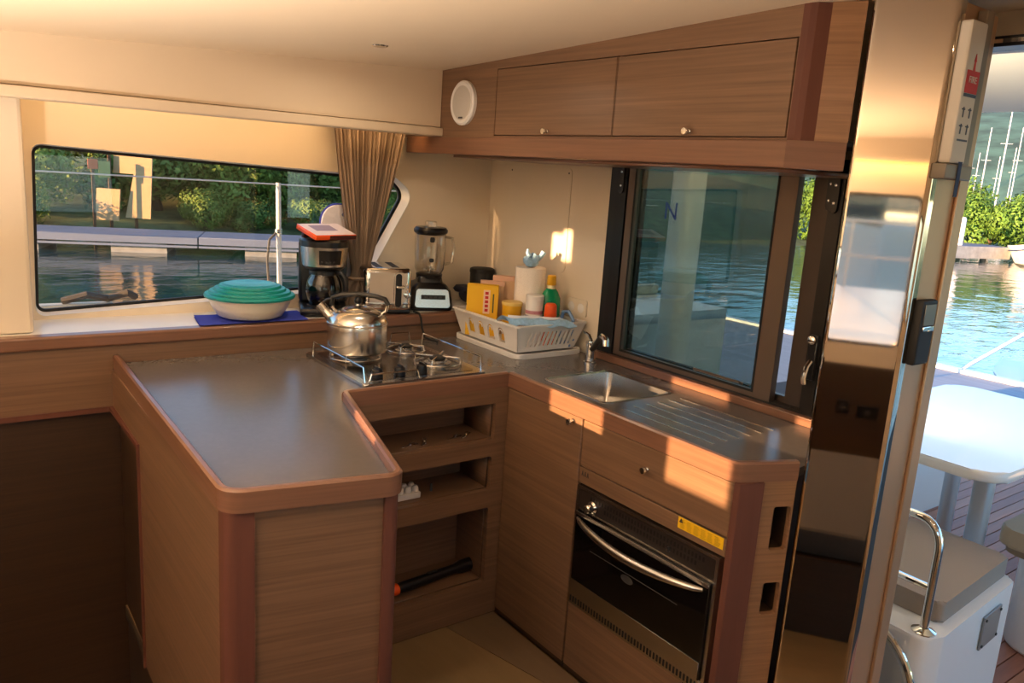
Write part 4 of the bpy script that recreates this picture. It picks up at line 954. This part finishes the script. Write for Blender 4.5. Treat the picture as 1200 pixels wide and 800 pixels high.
# ================================================================== cockpit
CZ = -0.05
ck = struct('floor_cockpit', MB().box(XB+0.06, 5.0, -3.4, 1.9, CZ-0.30, CZ-0.012), mat('deck caulk', (46, 40, 38), 0.7))
TEAK = [mat('teak plank %d' % i, c, 0.6, var=0.15, vscale=(3, 40, 3)) for i, c in enumerate(((166, 110, 82), (176, 120, 90), (154, 100, 76)))]
for i in range(40):
    y = -1.72+i*0.062
    P('deck_plank', MB().box(XB+0.07, 4.95, y, y+0.056, CZ-0.012, CZ), TEAK[(i*7) % 3], ck)
struct('ceiling_cockpit', MB().box(0.66, 3.55, -3.4, 2.2, 2.13, 2.22, 0.02), mat('cockpit headliner', (244, 234, 212), 0.5))
cl_ = T('cockpit_fill', 'added warm strip over the doorway brightening the cockpit roof underside', 'light', (0.66, -0.6, 2.04))  # added strip, no fitting seen there, lifts the roof underside
P('strip', MB().box(0.645, 0.66, -2.2, 1.2, 2.03, 2.05), LEDM, cl_)
l_ = bpy.data.lights.new('cockpit_fill_glow', 'AREA'); l_.shape = 'RECTANGLE'; l_.size, l_.size_y = 0.04, 3.2; l_.energy = 40; l_.color = (1.0, 0.86, 0.66)
o = bpy.data.objects.new('cockpit_fill_glow', l_); COL.objects.link(o); o.location = (0.70, -0.5, 2.0); o.rotation_euler = Vector((0.86, 0, 0.5)).to_track_quat('-Z', 'Y').to_euler()
dh = struct('door_1', MB().box(0.40, 0.47, -2.35, -1.16, 1.955, 1.978), BLKA, label='black door track with a steel strip')
P('track_strip', MB().box(0.395, 0.40, -2.35, -1.16, 1.962, 1.971), CHROME, dh)
# bench module with handrail
bn = T('cockpit_bench', 'white moulded cockpit bench with taupe cushion beside the doorway', 'bench', (0.95, -1.0, CZ))
P('moulding', MB().prism(rounded([(0.625, -0.30), (0.625, -1.235), (0.70, -1.262), (1.30, -1.215), (1.33, -0.30)], [0.02, 0.05, 0.05, 0.03, 0.02]), CZ, 0.362, 0.012, 3), GELW, bn)
P('cushion', MB().prism(rounded([(0.72, -0.32), (0.755, -1.222), (1.305, -1.180), (1.325, -0.32)], 0.02), 0.363, 0.43, 0.012, 3), TAUPE, bn, label='taupe seat cushion')
vp = P('vent_plate', MB().prism(rect(0, 0.15, 0.20, 0.315), 0, 0.006, 0.001, f=lambda u, v, h: (1.02+u, -1.239+u*0.078-h, v)), mat('grey vent metal', (140, 138, 134), 0.4, 0.4), bn)
for u in (0.012, 0.138):
    for v in (0.212, 0.303): P('screw', MB().lathe([(0.005, 0), (0.005, -0.003), (0, -0.003)], (1.02+u, -1.246+u*0.078, v), 8, 'y'), GREYD, vp)
hr = T('grab_rail', 'bent chrome grab rail on the bench end', 'handrail', (0.68, -1.215, 0.362))
P('rail_tube', MB().tube([(0.675, -1.212, 0.362), (0.675, -1.212, 0.62)] + [(0.675-0.0*k, -1.212+0.06*(1-math.cos(k*PI/12)), 0.62+0.08*math.sin(k*PI/12)) for k in range(1, 7)] + [(0.675, -1.0, 0.70), (0.675, -0.70, 0.70)], 0.0125, 14), CHROME, hr)
P('cross_bar', MB().tube([(0.675, -1.212, 0.50), (0.675, -0.75, 0.50)], 0.010, 10), CHROME, hr)
P('flange', MB().lathe([(0.034, 0), (0.034, 0.004), (0.018, 0.012), (0.0135, 0.014)], (0.675, -1.212, 0.362), 22, cap=False), CHROME, hr)
# pale curved fender-like moulding with chrome arc low by the door
lw = T('boarding_step', 'pale grey step moulding with a curved chrome trim by the door sill', 'step', (0.60, -1.20, CZ))
AR = [PI/2 + (PI/2)*k/14 for k in range(15)]
P('moulding', MB().prism([(-1.103, CZ)] + [(-1.103+0.150*math.cos(a), 0.10+0.245*math.sin(a)) for a in AR] + [(-1.253, CZ)], 0.577, 0.618, 0.004, f=FX), mat('pale grey plastic', (176, 184, 188), 0.35), lw)
P('chrome_trim', MB().tube([(0.590, -1.103+0.160*math.cos(a), 0.10+0.257*math.sin(a)) for a in AR] + [(0.590, -1.263, CZ+0.01)], 0.011, 10), CHROME, lw)
# stool at the right edge
sto = T('cockpit_stool', 'white stool with a tan cushion at the right edge', 'stool', (1.85, -1.30, CZ))
P('moulding', MB().prism(rounded(rect(1.60, 2.05, -1.62, -1.08), 0.12, 8), CZ, 0.33, 0.02, 3), GELW, sto)
P('cushion', MB().prism(rounded(rect(1.555, 2.09, -1.66, -1.035), 0.05, 6), 0.36, 0.43, 0.012, 3), mat('tan vinyl', (176, 158, 128), 0.6), sto)
P('seat_lip', MB().prism(rounded(rect(1.575, 2.07, -1.64, -1.055), 0.05, 6), 0.33, 0.36, 0.006), mat('tan vinyl dark', (140, 124, 98), 0.6), sto)
# table
tb = T('cockpit_table', 'white cockpit table with rounded corners on grey legs', 'table', (1.9, -0.73, CZ))
P('tabletop', MB().prism(rounded(rect(1.245, 2.56, -1.118, -0.36), 0.09, 8), 0.665, 0.705, 0.014, 3), mat('white table laminate', (232, 230, 224), 0.16), tb)
for (x, y) in ((1.50, -0.985), (1.44, -0.45), (2.35, -0.985), (2.35, -0.52)):
    P('leg', MB().lathe([(0.07, 0), (0.07, 0.012), (0.036, 0.03), (0.036, 0.716)], (x, y, CZ), 20), mat('satin grey aluminium', (184, 190, 196), 0.4, 0.7), tb)
se = T('cockpit_settee', 'white cockpit seat base beyond the table', 'seat', (2.3, 0.0, CZ))
P('moulding', MB().prism(rounded(rect(1.55, 2.88, -0.28, 0.45), 0.03), CZ, 0.36, 0.012), GELW, se)
P('cushion', MB().prism(rounded(rect(1.58, 2.85, -0.27, 0.45), 0.03), 0.361, 0.43, 0.012), TAUPE, se)
sf = T('aft_settee', 'white aft seat base behind the table at the right', 'seat', (3.6, -1.2, CZ))
P('moulding', MB().prism(rounded(rect(3.10, 3.7, -2.2, -0.62), 0.03), CZ, 0.33, 0.012), GELW, sf)
P('cushion', MB().prism(rounded(rect(3.12, 3.68, -2.18, -0.64), 0.03), 0.331, 0.39, 0.012), TAUPE, sf)
# white hardtop column with the blue letter
pt = T('hardtop_column', 'white cockpit column with a blue letter N behind the smoked pane', 'column', (1.7, 0.73, CZ))
P('column', MB().prism(rounded(rect(1.6, 1.76, 0.685, 0.835), 0.05, 6), CZ, 2.128), GELW, pt)
text('N', 0.13, mat('blue print', (30, 60, 170), 0.5), 'letter_print', pt, frame3((0, -1, 0), (0, 0, 1), (1.5985, 0.795, 1.45)))

# ================================================================== outside : water, banks, docks
WZ = -1.3
wm_ = bpy.data.materials.new('harbour water'); wm_.use_nodes = True
n, l = wm_.node_tree.nodes, wm_.node_tree.links
b = n['Principled BSDF']; b.inputs['Base Color'].default_value = (0.012, 0.055, 0.06, 1); b.inputs['Roughness'].default_value = 0.06
tc = n.new('ShaderNodeTexCoord'); mp = n.new('ShaderNodeMapping'); mp.inputs['Scale'].default_value = (0.9, 1.6, 1)
nz = n.new('ShaderNodeTexNoise'); nz.inputs['Scale'].default_value = 0.9; nz.inputs['Detail'].default_value = 5
bp = n.new('ShaderNodeBump'); bp.inputs['Strength'].default_value = 0.13; bp.inputs['Distance'].default_value = 0.3
l.new(tc.outputs['Object'], mp.inputs[0]); l.new(mp.outputs[0], nz.inputs['Vector']); l.new(nz.outputs[0], bp.inputs['Height']); l.new(bp.outputs[0], b.inputs['Normal'])
struct('water_surface', MB().box(-400, 500, -400, 400, WZ-0.5, WZ), wm_)['kind'] = 'structure'
# banks : ground strip following the shore
SHORE = [(-60, 20), (-20, 24.5), (0, 26), (14, 26), (30, 25), (46, 20), (60, 14), (90, 4), (160, -40)]
def shore(t):
    k = t*(len(SHORE)-1); i = min(int(k), len(SHORE)-2); f_ = k-i
    return Vector((SHORE[i][0]*(1-f_)+SHORE[i+1][0]*f_, SHORE[i][1]*(1-f_)+SHORE[i+1][1]*f_))
mb = MB()
def bankf(u, v):
    p = shore(u); d = Vector((p.x-(-2), p.y+2)).normalized()
    q = p + d*(v*60)
    return (q.x, q.y, WZ-0.05+(4.2*v**0.75*1.6+0.3*math.sin(u*60)*v)*(1-0.85*max(0, min(1, (u-0.45)/0.12))))
mb.grid(64, 8, bankf)
struct('bank', mb, mat('grassy bank', (112, 114, 66), 0.95, var=0.5, vscale=(1.2, 1.2, 1.2)), label='grassy bank along the water')
mb = MB()
def hillf(u, v):
    a = -0.9+u*4.6; u = u*4.6/3.0
    R = 150+v*160
    h = (38+8*math.sin(u*9)+5*math.sin(u*23+1)+2.5*math.sin(u*61))*math.sin(PI*min(1, v*0.62+0.02))*(1-0.82*max(0, min(1, (a-2.0)/0.5)))
    return (R*math.cos(a), R*math.sin(a), WZ-0.1+max(0, h))
mb.grid(210, 14, hillf)
HILL = mat('wooded hill', (62, 92, 78), 0.95, var=0.6, vscale=(0.12, 0.12, 0.25), bump=1.0, bscale=0.4)
struct('hills', mb, HILL, label='wooded hills across the harbour')

LEAF = [mat('leaf green %d' % i, c, 0.6, var=0.45, vscale=(1.5, 1.5, 1.5)) for i, c in enumerate(((112, 132, 58), (124, 142, 64), (98, 120, 56), (92, 124, 46)))]
for m in LEAF: m.node_tree.nodes['Principled BSDF'].inputs['Specular IOR Level'].default_value = 0.2
def bush_mesh(seed, rx, ry, rz, n_, leaf, m):
    rd = random.Random(seed); bm = bmesh.new()
    lumps = [(Vector((rd.uniform(-.6, .6)*rx, rd.uniform(-.6, .6)*ry, rd.uniform(0.25, 0.75)*rz)), rd.uniform(.35, .6)) for _ in range(9)]
    for i in range(n_):
        c, s = lumps[i % 9]
        d = Vector((rd.gauss(0, 1), rd.gauss(0, 1), rd.gauss(0, 1))).normalized()
        p = c + Vector((d.x*rx*s, d.y*ry*s, d.z*rz*s*0.75))*rd.uniform(0.7, 1.05)
        if p.z < 0: p.z = rd.uniform(0, 0.15)*rz
        a = Vector((rd.gauss(0, 1), rd.gauss(0, 1), rd.gauss(0, 1))).normalized(); bb_ = d.cross(a).normalized(); a = (a-d*a.dot(d)*0.6).normalized()
        L = leaf*rd.uniform(0.6, 1.4)
        vs = [bm.verts.new(p+a*L), bm.verts.new(p+bb_*L*0.45), bm.verts.new(p-a*L), bm.verts.new(p-bb_*L*0.45)]
        bm.faces.new(vs)
    me = bpy.data.meshes.new('foliage'); bm.to_mesh(me); bm.free(); me.materials.append(m)
    return me
def trunk_mesh(h):
    mb = MB().tube([(0, 0, 0), (0.05*h, 0, h*0.35), (0.02*h, 0.05*h, h*0.7)], 0.05*h, 7, rs=[0.06*h, 0.045*h, 0.02*h])
    for k in range(4): mb.tube([(0.05*h, 0, h*0.3), (0.05*h+0.28*h*math.cos(k*1.6), 0.28*h*math.sin(k*1.6), h*0.65)], 0.02*h, 5)
    return mb.mesh('trunk', mat('bark', (84, 66, 48), 0.9))
BM = [bush_mesh(i, 2.3, 2.0, 3.0, 7000, 0.105, LEAF[i % 4]) for i in range(4)]
TR = trunk_mesh(3.0)
def bush(x, y, z, s, k, label, group=None):
    t = T('bush', label, 'bush', (x, y, z), k*1.3, group)
    for nm, me in (('foliage', BM[k % 4]), ('stem', TR)):
        o = bpy.data.objects.new(nm, me); COL.objects.link(o); o.parent = t
        o.scale = (s, s, s)
        if nm == 'foliage': o['kind'] = 'stuff'
def bz(x, y):
    # height of the bank under a point
    best = min(range(200), key=lambda i: (shore(i/199)-Vector((x, y))).length)
    p = shore(best/199); d = (Vector((x, y))-p).length
    return WZ-0.05+4.2*(min(1, d/60))**0.75*1.6
ORD = ('first', 'second', 'third', 'fourth', 'fifth', 'sixth', 'seventh', 'eighth', 'ninth', 'tenth', 'eleventh', 'twelfth', 'thirteenth')
k = 0
for row, (dd, sc0, stp, what, grp) in enumerate(((1.2, 0.50, 1.9, 'low bush at the water edge of the bank', 'bushes along the water edge'), (3.8, 0.95, 2.2, 'rounded bush halfway up the bank', 'bushes halfway up the bank'), (9.0, 1.9, 3.4, 'tall dense bush at the top of the bank', 'bushes on top of the bank'))):
    x = 0.6+row*0.6; j = 0
    while x < 17 + row*4 and j < 13:
        y = 26.0 - max(0, x-14)*0.06 + dd
        if not (row < 1 and 2.2 < x < 5.2) and not (row == 1 and 3.2 < x < 4.8):
            bush(x, y, bz(x, y)-0.25, sc0*random.uniform(0.85, 1.2), (k*5+row) % 3, what + ', %s from the left' % ORD[j], grp)
            j += 1
        k += 1; x += stp*random.uniform(0.9, 1.1)
TREES = ((41.5, 24.5, 1.15), (44.5, 20.6, 1.0), (46.5, 18.2, 1.05), (49.5, 22.5, 1.35), (50.5, 17.0, 1.1), (54.5, 14.6, 1.0))
for i, (x, y, s) in enumerate(TREES):
    bush(x, y, WZ+0.2, s, 3, 'bright green tree on the shore behind the far grey dock, %s from the left' % ORD[i], 'trees behind the grey dock')

# concrete pontoon dock seen through the back window
DKM = mat('grey dock planking', (112, 118, 132), 0.7, var=0.12, vscale=(0.6, 8, 4)); CON = mat('pale concrete', (176, 170, 160), 0.85, var=0.2, vscale=(3, 3, 3))
pd = T('pontoon_dock', 'long grey pontoon dock below the green bank', 'dock', (4, 21, WZ))
DA = Vector((0.98, 22.89)); DD = Vector((5.24, -2.0)).normalized(); DN = Vector((-DD.y, DD.x))
def dk_(a, b_): q = DA + DD*a + DN*b_; return (q.x, q.y)
for i, (x0, x1) in enumerate(((-9, -2.4), (-2.36, 4.02), (4.06, 10.4), (10.44, 17))):
    s_ = P('dock_section', MB().prism([dk_(x0, 0.02), dk_(x1, 0.02), dk_(x1, 2.0), dk_(x0, 2.0)], -0.95, -0.80), DKM, pd)
    P('fender_strip', MB().prism([dk_(x0, -0.04), dk_(x1, -0.04), dk_(x1, 0.02), dk_(x0, 0.02)], -1.0, -0.815), mat('pale rubbing strip', (134, 138, 150), 0.5), s_)
    P('lower_strip', MB().prism([dk_(x0, -0.06), dk_(x1, -0.06), dk_(x1, 0.0), dk_(x0, 0.0)], -1.10, -1.04), MATS['pale rubbing strip'], s_)
for i, x in enumerate((-4.9, -1.5, 1.75, 5.3, 8.9, 12.5)):
    P('concrete_float', MB().prism([dk_(x, 0.1), dk_(x+1.45, 0.1), dk_(x+1.45, 1.9), dk_(x, 1.9)], WZ-0.35, -0.951), CON, pd)
# panels imitating cabin woodwork reflected in the window, and a bollard
nb = T('reflection_panels', 'pale panels beyond the dock imitating cabin woodwork reflected in the window', 'board', (3.9, 26.3, -0.8))
REFL_PANEL = mat('pale reflection panel', (190, 154, 108), 0.7, var=0.08, vscale=(1, 1, 20))
P('panel', MB().prism([(0.35, 0.1), (1.15, 0.1), (1.25, 2.05), (0.05, 2.05), (0.0, 1.5), (0.65, 1.5)], 0, 0.06, f=lambda u, v, h: (3.5+u*0.82+h*0.57, 26.4-u*0.57+h*0.82, -0.75+v)), REFL_PANEL, nb)
P('panel', MB().prism([(-0.6, 0.0), (0.15, 0.0), (0.22, 1.0), (-0.52, 1.0)], 0.0, 0.06, f=lambda u, v, h: (3.45+u*0.82+h*0.57, 26.2-u*0.57+h*0.82, -0.75+v)), REFL_PANEL, nb)
for x in (3.35, 4.1): P('post', MB().box(x, x+0.09, 26.3, 26.4, -1.25, 1.3), mat('brown post', (96, 66, 40), 0.8), nb)
tag(origin_to(P('marker_post', MB().box(2.82, 2.90, 26.0, 26.08, -1.2, 1.2), mat('brown post', (96, 66, 40), 0.8)), (2.86, 26.04, -1.2)), 'thin brown post with an orange tag left of the pale panels', 'post')
tag_post = [o_ for o_ in COL.objects if o_.name == 'marker_post'][0]
P('orange_tag', MB().box(2.72, 3.0, 25.95, 25.99, 0.85, 1.15), mat('orange marker', (210, 92, 44), 0.6), tag_post)
P('yellow_tag', MB().box(3.02, 3.34, 25.95, 25.99, 0.60, 1.10), mat('olive yellow marker', (150, 146, 70), 0.6), tag_post)

# own side deck : toe rail, stanchion, wire
sd = struct('side_deck', MB().box(-8, 2.5, 1.06, 1.72, 0.78, 0.84).box(-8, 2.5, 1.06, 1.2, -1.4, 0.78), GELW, label='white side deck outside the window')
tr_ = T('toe_rail', 'cream toe rail along the side deck outside the window', 'rail', (-1.0, 1.70, 0.84))
P('rail_bar', MB().box(-8, -0.95, 1.66, 1.72, 0.84, 0.925, 0.01).box(-0.80, 2.5, 1.66, 1.72, 0.84, 0.905, 0.01), mat('cream toe rail', (222, 208, 180), 0.5), tr_)
stn = T('lifeline_stanchion', 'white upright lifeline stanchion outside the window', 'stanchion', (-0.185, 1.75, 0.84))
P('upright', MB().tube([(-0.188, 1.70, 0.84), (-0.184, 1.735, 1.30), (-0.181, 1.75, 1.475)], 0.0125, 12), mat('white metal tube', (226, 220, 208), 0.3), stn)
P('clamp', MB().lathe([(0.018, -0.01), (0.018, 0.01)], (-0.185, 1.735, 1.24), 14), STEEL, stn)
P('rope', MB().tube([(-0.195, 1.73, 1.235), (-0.235, 1.72, 1.20), (-0.25, 1.71, 1.10), (-0.245, 1.70, 0.98), (-0.22, 1.70, 0.85)], 0.006, 6), mat('grey rope', (90, 88, 84), 0.9), stn)
tag(origin_to(P('lifeline', MB().tube([(-8, 1.75, 1.49), (-1.2, 1.75, 1.478), (-0.18, 1.75, 1.468), (2.5, 1.75, 1.44)], 0.004, 6), MATS['white metal tube']), (-0.2, 1.75, 1.468)), 'thin white lifeline wire running along the side deck', 'lifeline')
rp2 = tag(origin_to(P('mooring_rope', MB().tube([(-1.15, 1.69, 0.935), (-1.06, 1.66, 0.965), (-0.97, 1.69, 0.94), (-0.90, 1.65, 0.97), (-0.86, 1.69, 0.945)], 0.016, 8), mat('dark rope', (74, 66, 56), 0.9)), (-1.0, 1.69, 0.925)), 'dark mooring rope lying over the toe rail', 'rope')

# stern : grey swim platform dock with a white edge, lines and tender
ad = T('aft_dock', 'grey plank dock with white edge just aft of the cockpit', 'dock', (8.3, 2.0, -0.5))
A_, B_ = Vector((8.85, 2.74)), Vector((8.93, 1.59)); 
P('deck', MB().box(5.6, 8.8, -4, 9, -0.62, -0.5), mat('pale grey planks', (150, 152, 156), 0.7, var=0.12, vscale=(10, 0.6, 4)), ad)
P('white_edge', MB().box(8.8, 8.95, -4, 9, -0.62, -0.46), GELW, ad)
for i in range(3): P('pile', MB().lathe([(0.12, WZ-0.2), (0.12, -0.62)], (7.5, -3+5*i, 0), 12), CON, ad)
tag(origin_to(P('mooring_line', MB().tube([(8.88, 2.3, -0.45), (10.2, 2.1, 0.0), (12.5, 2.0, 0.7)], 0.022, 8), mat('white rope', (232, 232, 228), 0.8)), (8.88, 2.3, -0.46)), 'white mooring line rising from the dock edge', 'rope')
tag(origin_to(P('dock_whip', MB().tube([(7.9, 2.35, -0.5), (8.1, 2.42, -0.05), (8.2, 2.5, 0.18)], 0.018, 8), MATS['white rope']), (7.9, 2.35, -0.5)), 'thin white bent post on the grey dock', 'post')

def power_boat(name, label, loc, rz, s, cabin=True, m=GELW):
    t = T(name, label, 'boat', loc, rz)
    mb = MB(); rings = []
    for (x, hw, zk, zd) in ((-3, 1.15, -0.15, 0.75), (-1.5, 1.25, -0.2, 0.78), (0, 1.25, -0.22, 0.85), (1.5, 1.05, -0.15, 0.95), (2.5, 0.65, 0.0, 1.08), (3.3, 0.06, 0.35, 1.2)):
        rings.append(mb.verts([Vector(p)*s for p in ((x, -hw, zd), (x, -hw*0.93, zd-0.2), (x, -hw*0.7, zk+0.25), (x, 0, zk), (x, hw*0.7, zk+0.25), (x, hw*0.93, zd-0.2), (x, hw, zd))]))
    for A, B in zip(rings, rings[1:]):
        for i in range(6): mb.face([A[i], A[i+1], B[i+1], B[i]])
        mb.face([A[0], B[0], B[6], A[6]])
    mb.face(rings[0][::-1]); mb.face(rings[-1])
    P('hull', mb, m, t, True)
    bt = MB().tube([Vector((x, -hw*0.97, zd-0.24))*s for (x, hw, zd) in ((-3, 1.15, 0.75), (0, 1.25, 0.85), (1.5, 1.05, 0.95), (2.5, 0.65, 1.08), (3.3, 0.08, 1.2))], 0.03*s, 6)
    bt.tube([Vector((x, hw*0.97, zd-0.24))*s for (x, hw, zd) in ((-3, 1.15, 0.75), (0, 1.25, 0.85), (1.5, 1.05, 0.95), (2.5, 0.65, 1.08), (3.3, 0.08, 1.2))], 0.03*s, 6)
    P('rub_rail', bt, mat('dark blue rubbing rail', (40, 60, 100), 0.5), t, True)
    if cabin:
        P('console', MB().box(-0.9*s, 0.5*s, -0.5*s, 0.5*s, 0.8*s, 1.65*s, 0.08*s), m, t, True)
        P('windscreen', MB().box(0.45*s, 0.52*s, -0.48*s, 0.48*s, 1.62*s, 2.0*s, 0.01*s), mat('dark screen', (50, 70, 84), 0.1), t, True)
        P('arch', MB().tube([Vector(q)*s for q in ((-0.6, -0.55, 0.8), (-0.5, -0.55, 2.5), (-0.5, 0.55, 2.5), (-0.6, 0.55, 0.8))], 0.04*s, 8), mat('white metal tube', (226, 220, 208), 0.3), t, True)
        P('outboard', MB().box(-3.4*s, -3.0*s, -0.2*s, 0.2*s, 0.4*s, 1.5*s, 0.08*s), WPL, t, True)
    return t
power_boat('motor_boat', 'white motor boat moored end-on beside the far grey dock', (43.8, 14.6, WZ), math.radians(205), 1.05)
gd = T('far_dock', 'low grey dock below the bright green trees', 'dock', (41, 17.5, WZ))
P('deck', MB().prism([(36.5, 17.6), (44.0, 16.0), (46, 19.5), (37.5, 21.5)], -0.75, -0.55), DKM, gd)
P('side_fascia', MB().prism([(36.5, 17.55), (44.0, 15.95), (44.0, 16.0), (36.5, 17.6)], -1.15, -0.55), CON, gd)
for x, y in ((37.2, 18.2), (40.5, 17.4), (43.2, 16.9)): P('pile', MB().lathe([(0.16, WZ-0.3), (0.16, -0.75)], (x, y, 0), 10), CON, gd)
P('mooring_pile', MB().lathe([(0.14, -0.6), (0.14, 0.75), (0.08, 0.85), (0, 0.86)], (41.2, 17.3, 0), 12), WPL, gd)
power_boat('tender', 'small white tender lying off the grey dock edge', (11.4, 2.2, WZ), math.radians(200), 0.55, False)
power_boat('launch', 'pale launch moored ahead of the forward windows', (-13.0, -3.1, WZ), math.radians(70), 1.5)
# sailing boats far off : mast, boom, hull
def sail(x, y, h, lab):
    t = T('sailing_boat', lab, 'sailboat', (x, y, WZ), 0.4, 'sailing boats in the far marina')
    P('hull', MB().prism([(-2.4, -0.8), (1.2, -0.9), (3, 0), (1.2, 0.9), (-2.4, 0.8)], 0, 1.3, 0.1), GELW, t, True)
    P('mast', MB().tube([(0, 0, 1.3), (0, 0, h)], 0.08, 8, rs=[0.085, 0.06]), mat('pale mast metal', (196, 198, 198), 0.4), t, True)
    P('boom', MB().tube([(0, 0, 2.4), (-2.3, 0, 2.5)], 0.11, 6), mat('blue sail cover', (40, 80, 190), 0.7), t, True)
    P('spreader', MB().tube([(0, -0.5, h*0.68), (0, 0.5, h*0.68)], 0.03, 6), MATS['pale mast metal'], t, True)
    P('forestay', MB().tube([(0, 0, h*0.97), (2.9, 0, 1.35)], 0.035, 5), MATS['pale mast metal'], t, True)
    P('backstay', MB().tube([(0, 0, h*0.97), (-2.3, 0, 1.35)], 0.035, 5), MATS['pale mast metal'], t, True)
SAILS = ((1162, 152, 'slim mast at the left of the far masts'), (1187, 118, 'tallest mast, nearest the frame edge'), (1172, 182, 'short mast between the two tall masts'), (1193, 172, 'mast right of the tallest one'), (1150, 178, 'short mast beside the blue sail cover'), (1199, 150, 'mast cut by the right frame edge'), (1138, 160, 'mast just showing beside the doorway post'))
POS = ((99.0, 42.3), (82.2, 33.3), (124.0, 51.5), (129.0, 51.6), (122.6, 53.7), (104.8, 41.3), (140, 62.5))
for (x, y), (_, _, lab), h in zip(POS, SAILS, (11.5, 12.6, 9.6, 11.2, 10.0, 12.0, 12.5)):
    sail(x, y, h, 'white sailing boat with bare mast: ' + lab)

# own foredeck with its rail, seen through the forward window in the polished post
fd = struct('foredeck', MB().box(-6.4, XF-0.06, -4.0, 1.0, 0.60, 0.70, 0.02), GELW, label='white foredeck ahead of the forward windows')
pr = T('bow_rail', 'white bow rail along the edge of the foredeck', 'rail', (-6.3, -2.0, 0.70))
for y in (-3.6, -2.9, -2.3, -1.7, -1.0): P('upright', MB().tube([(-6.3, y, 0.70), (-6.3, y, 1.36)], 0.016, 8), MATS['white metal tube'], pr)
for z in (1.02, 1.36): P('rail_tube', MB().tube([(-6.3, -3.8, z), (-6.3, 0.8, z)], 0.016, 8), MATS['white metal tube'], pr)
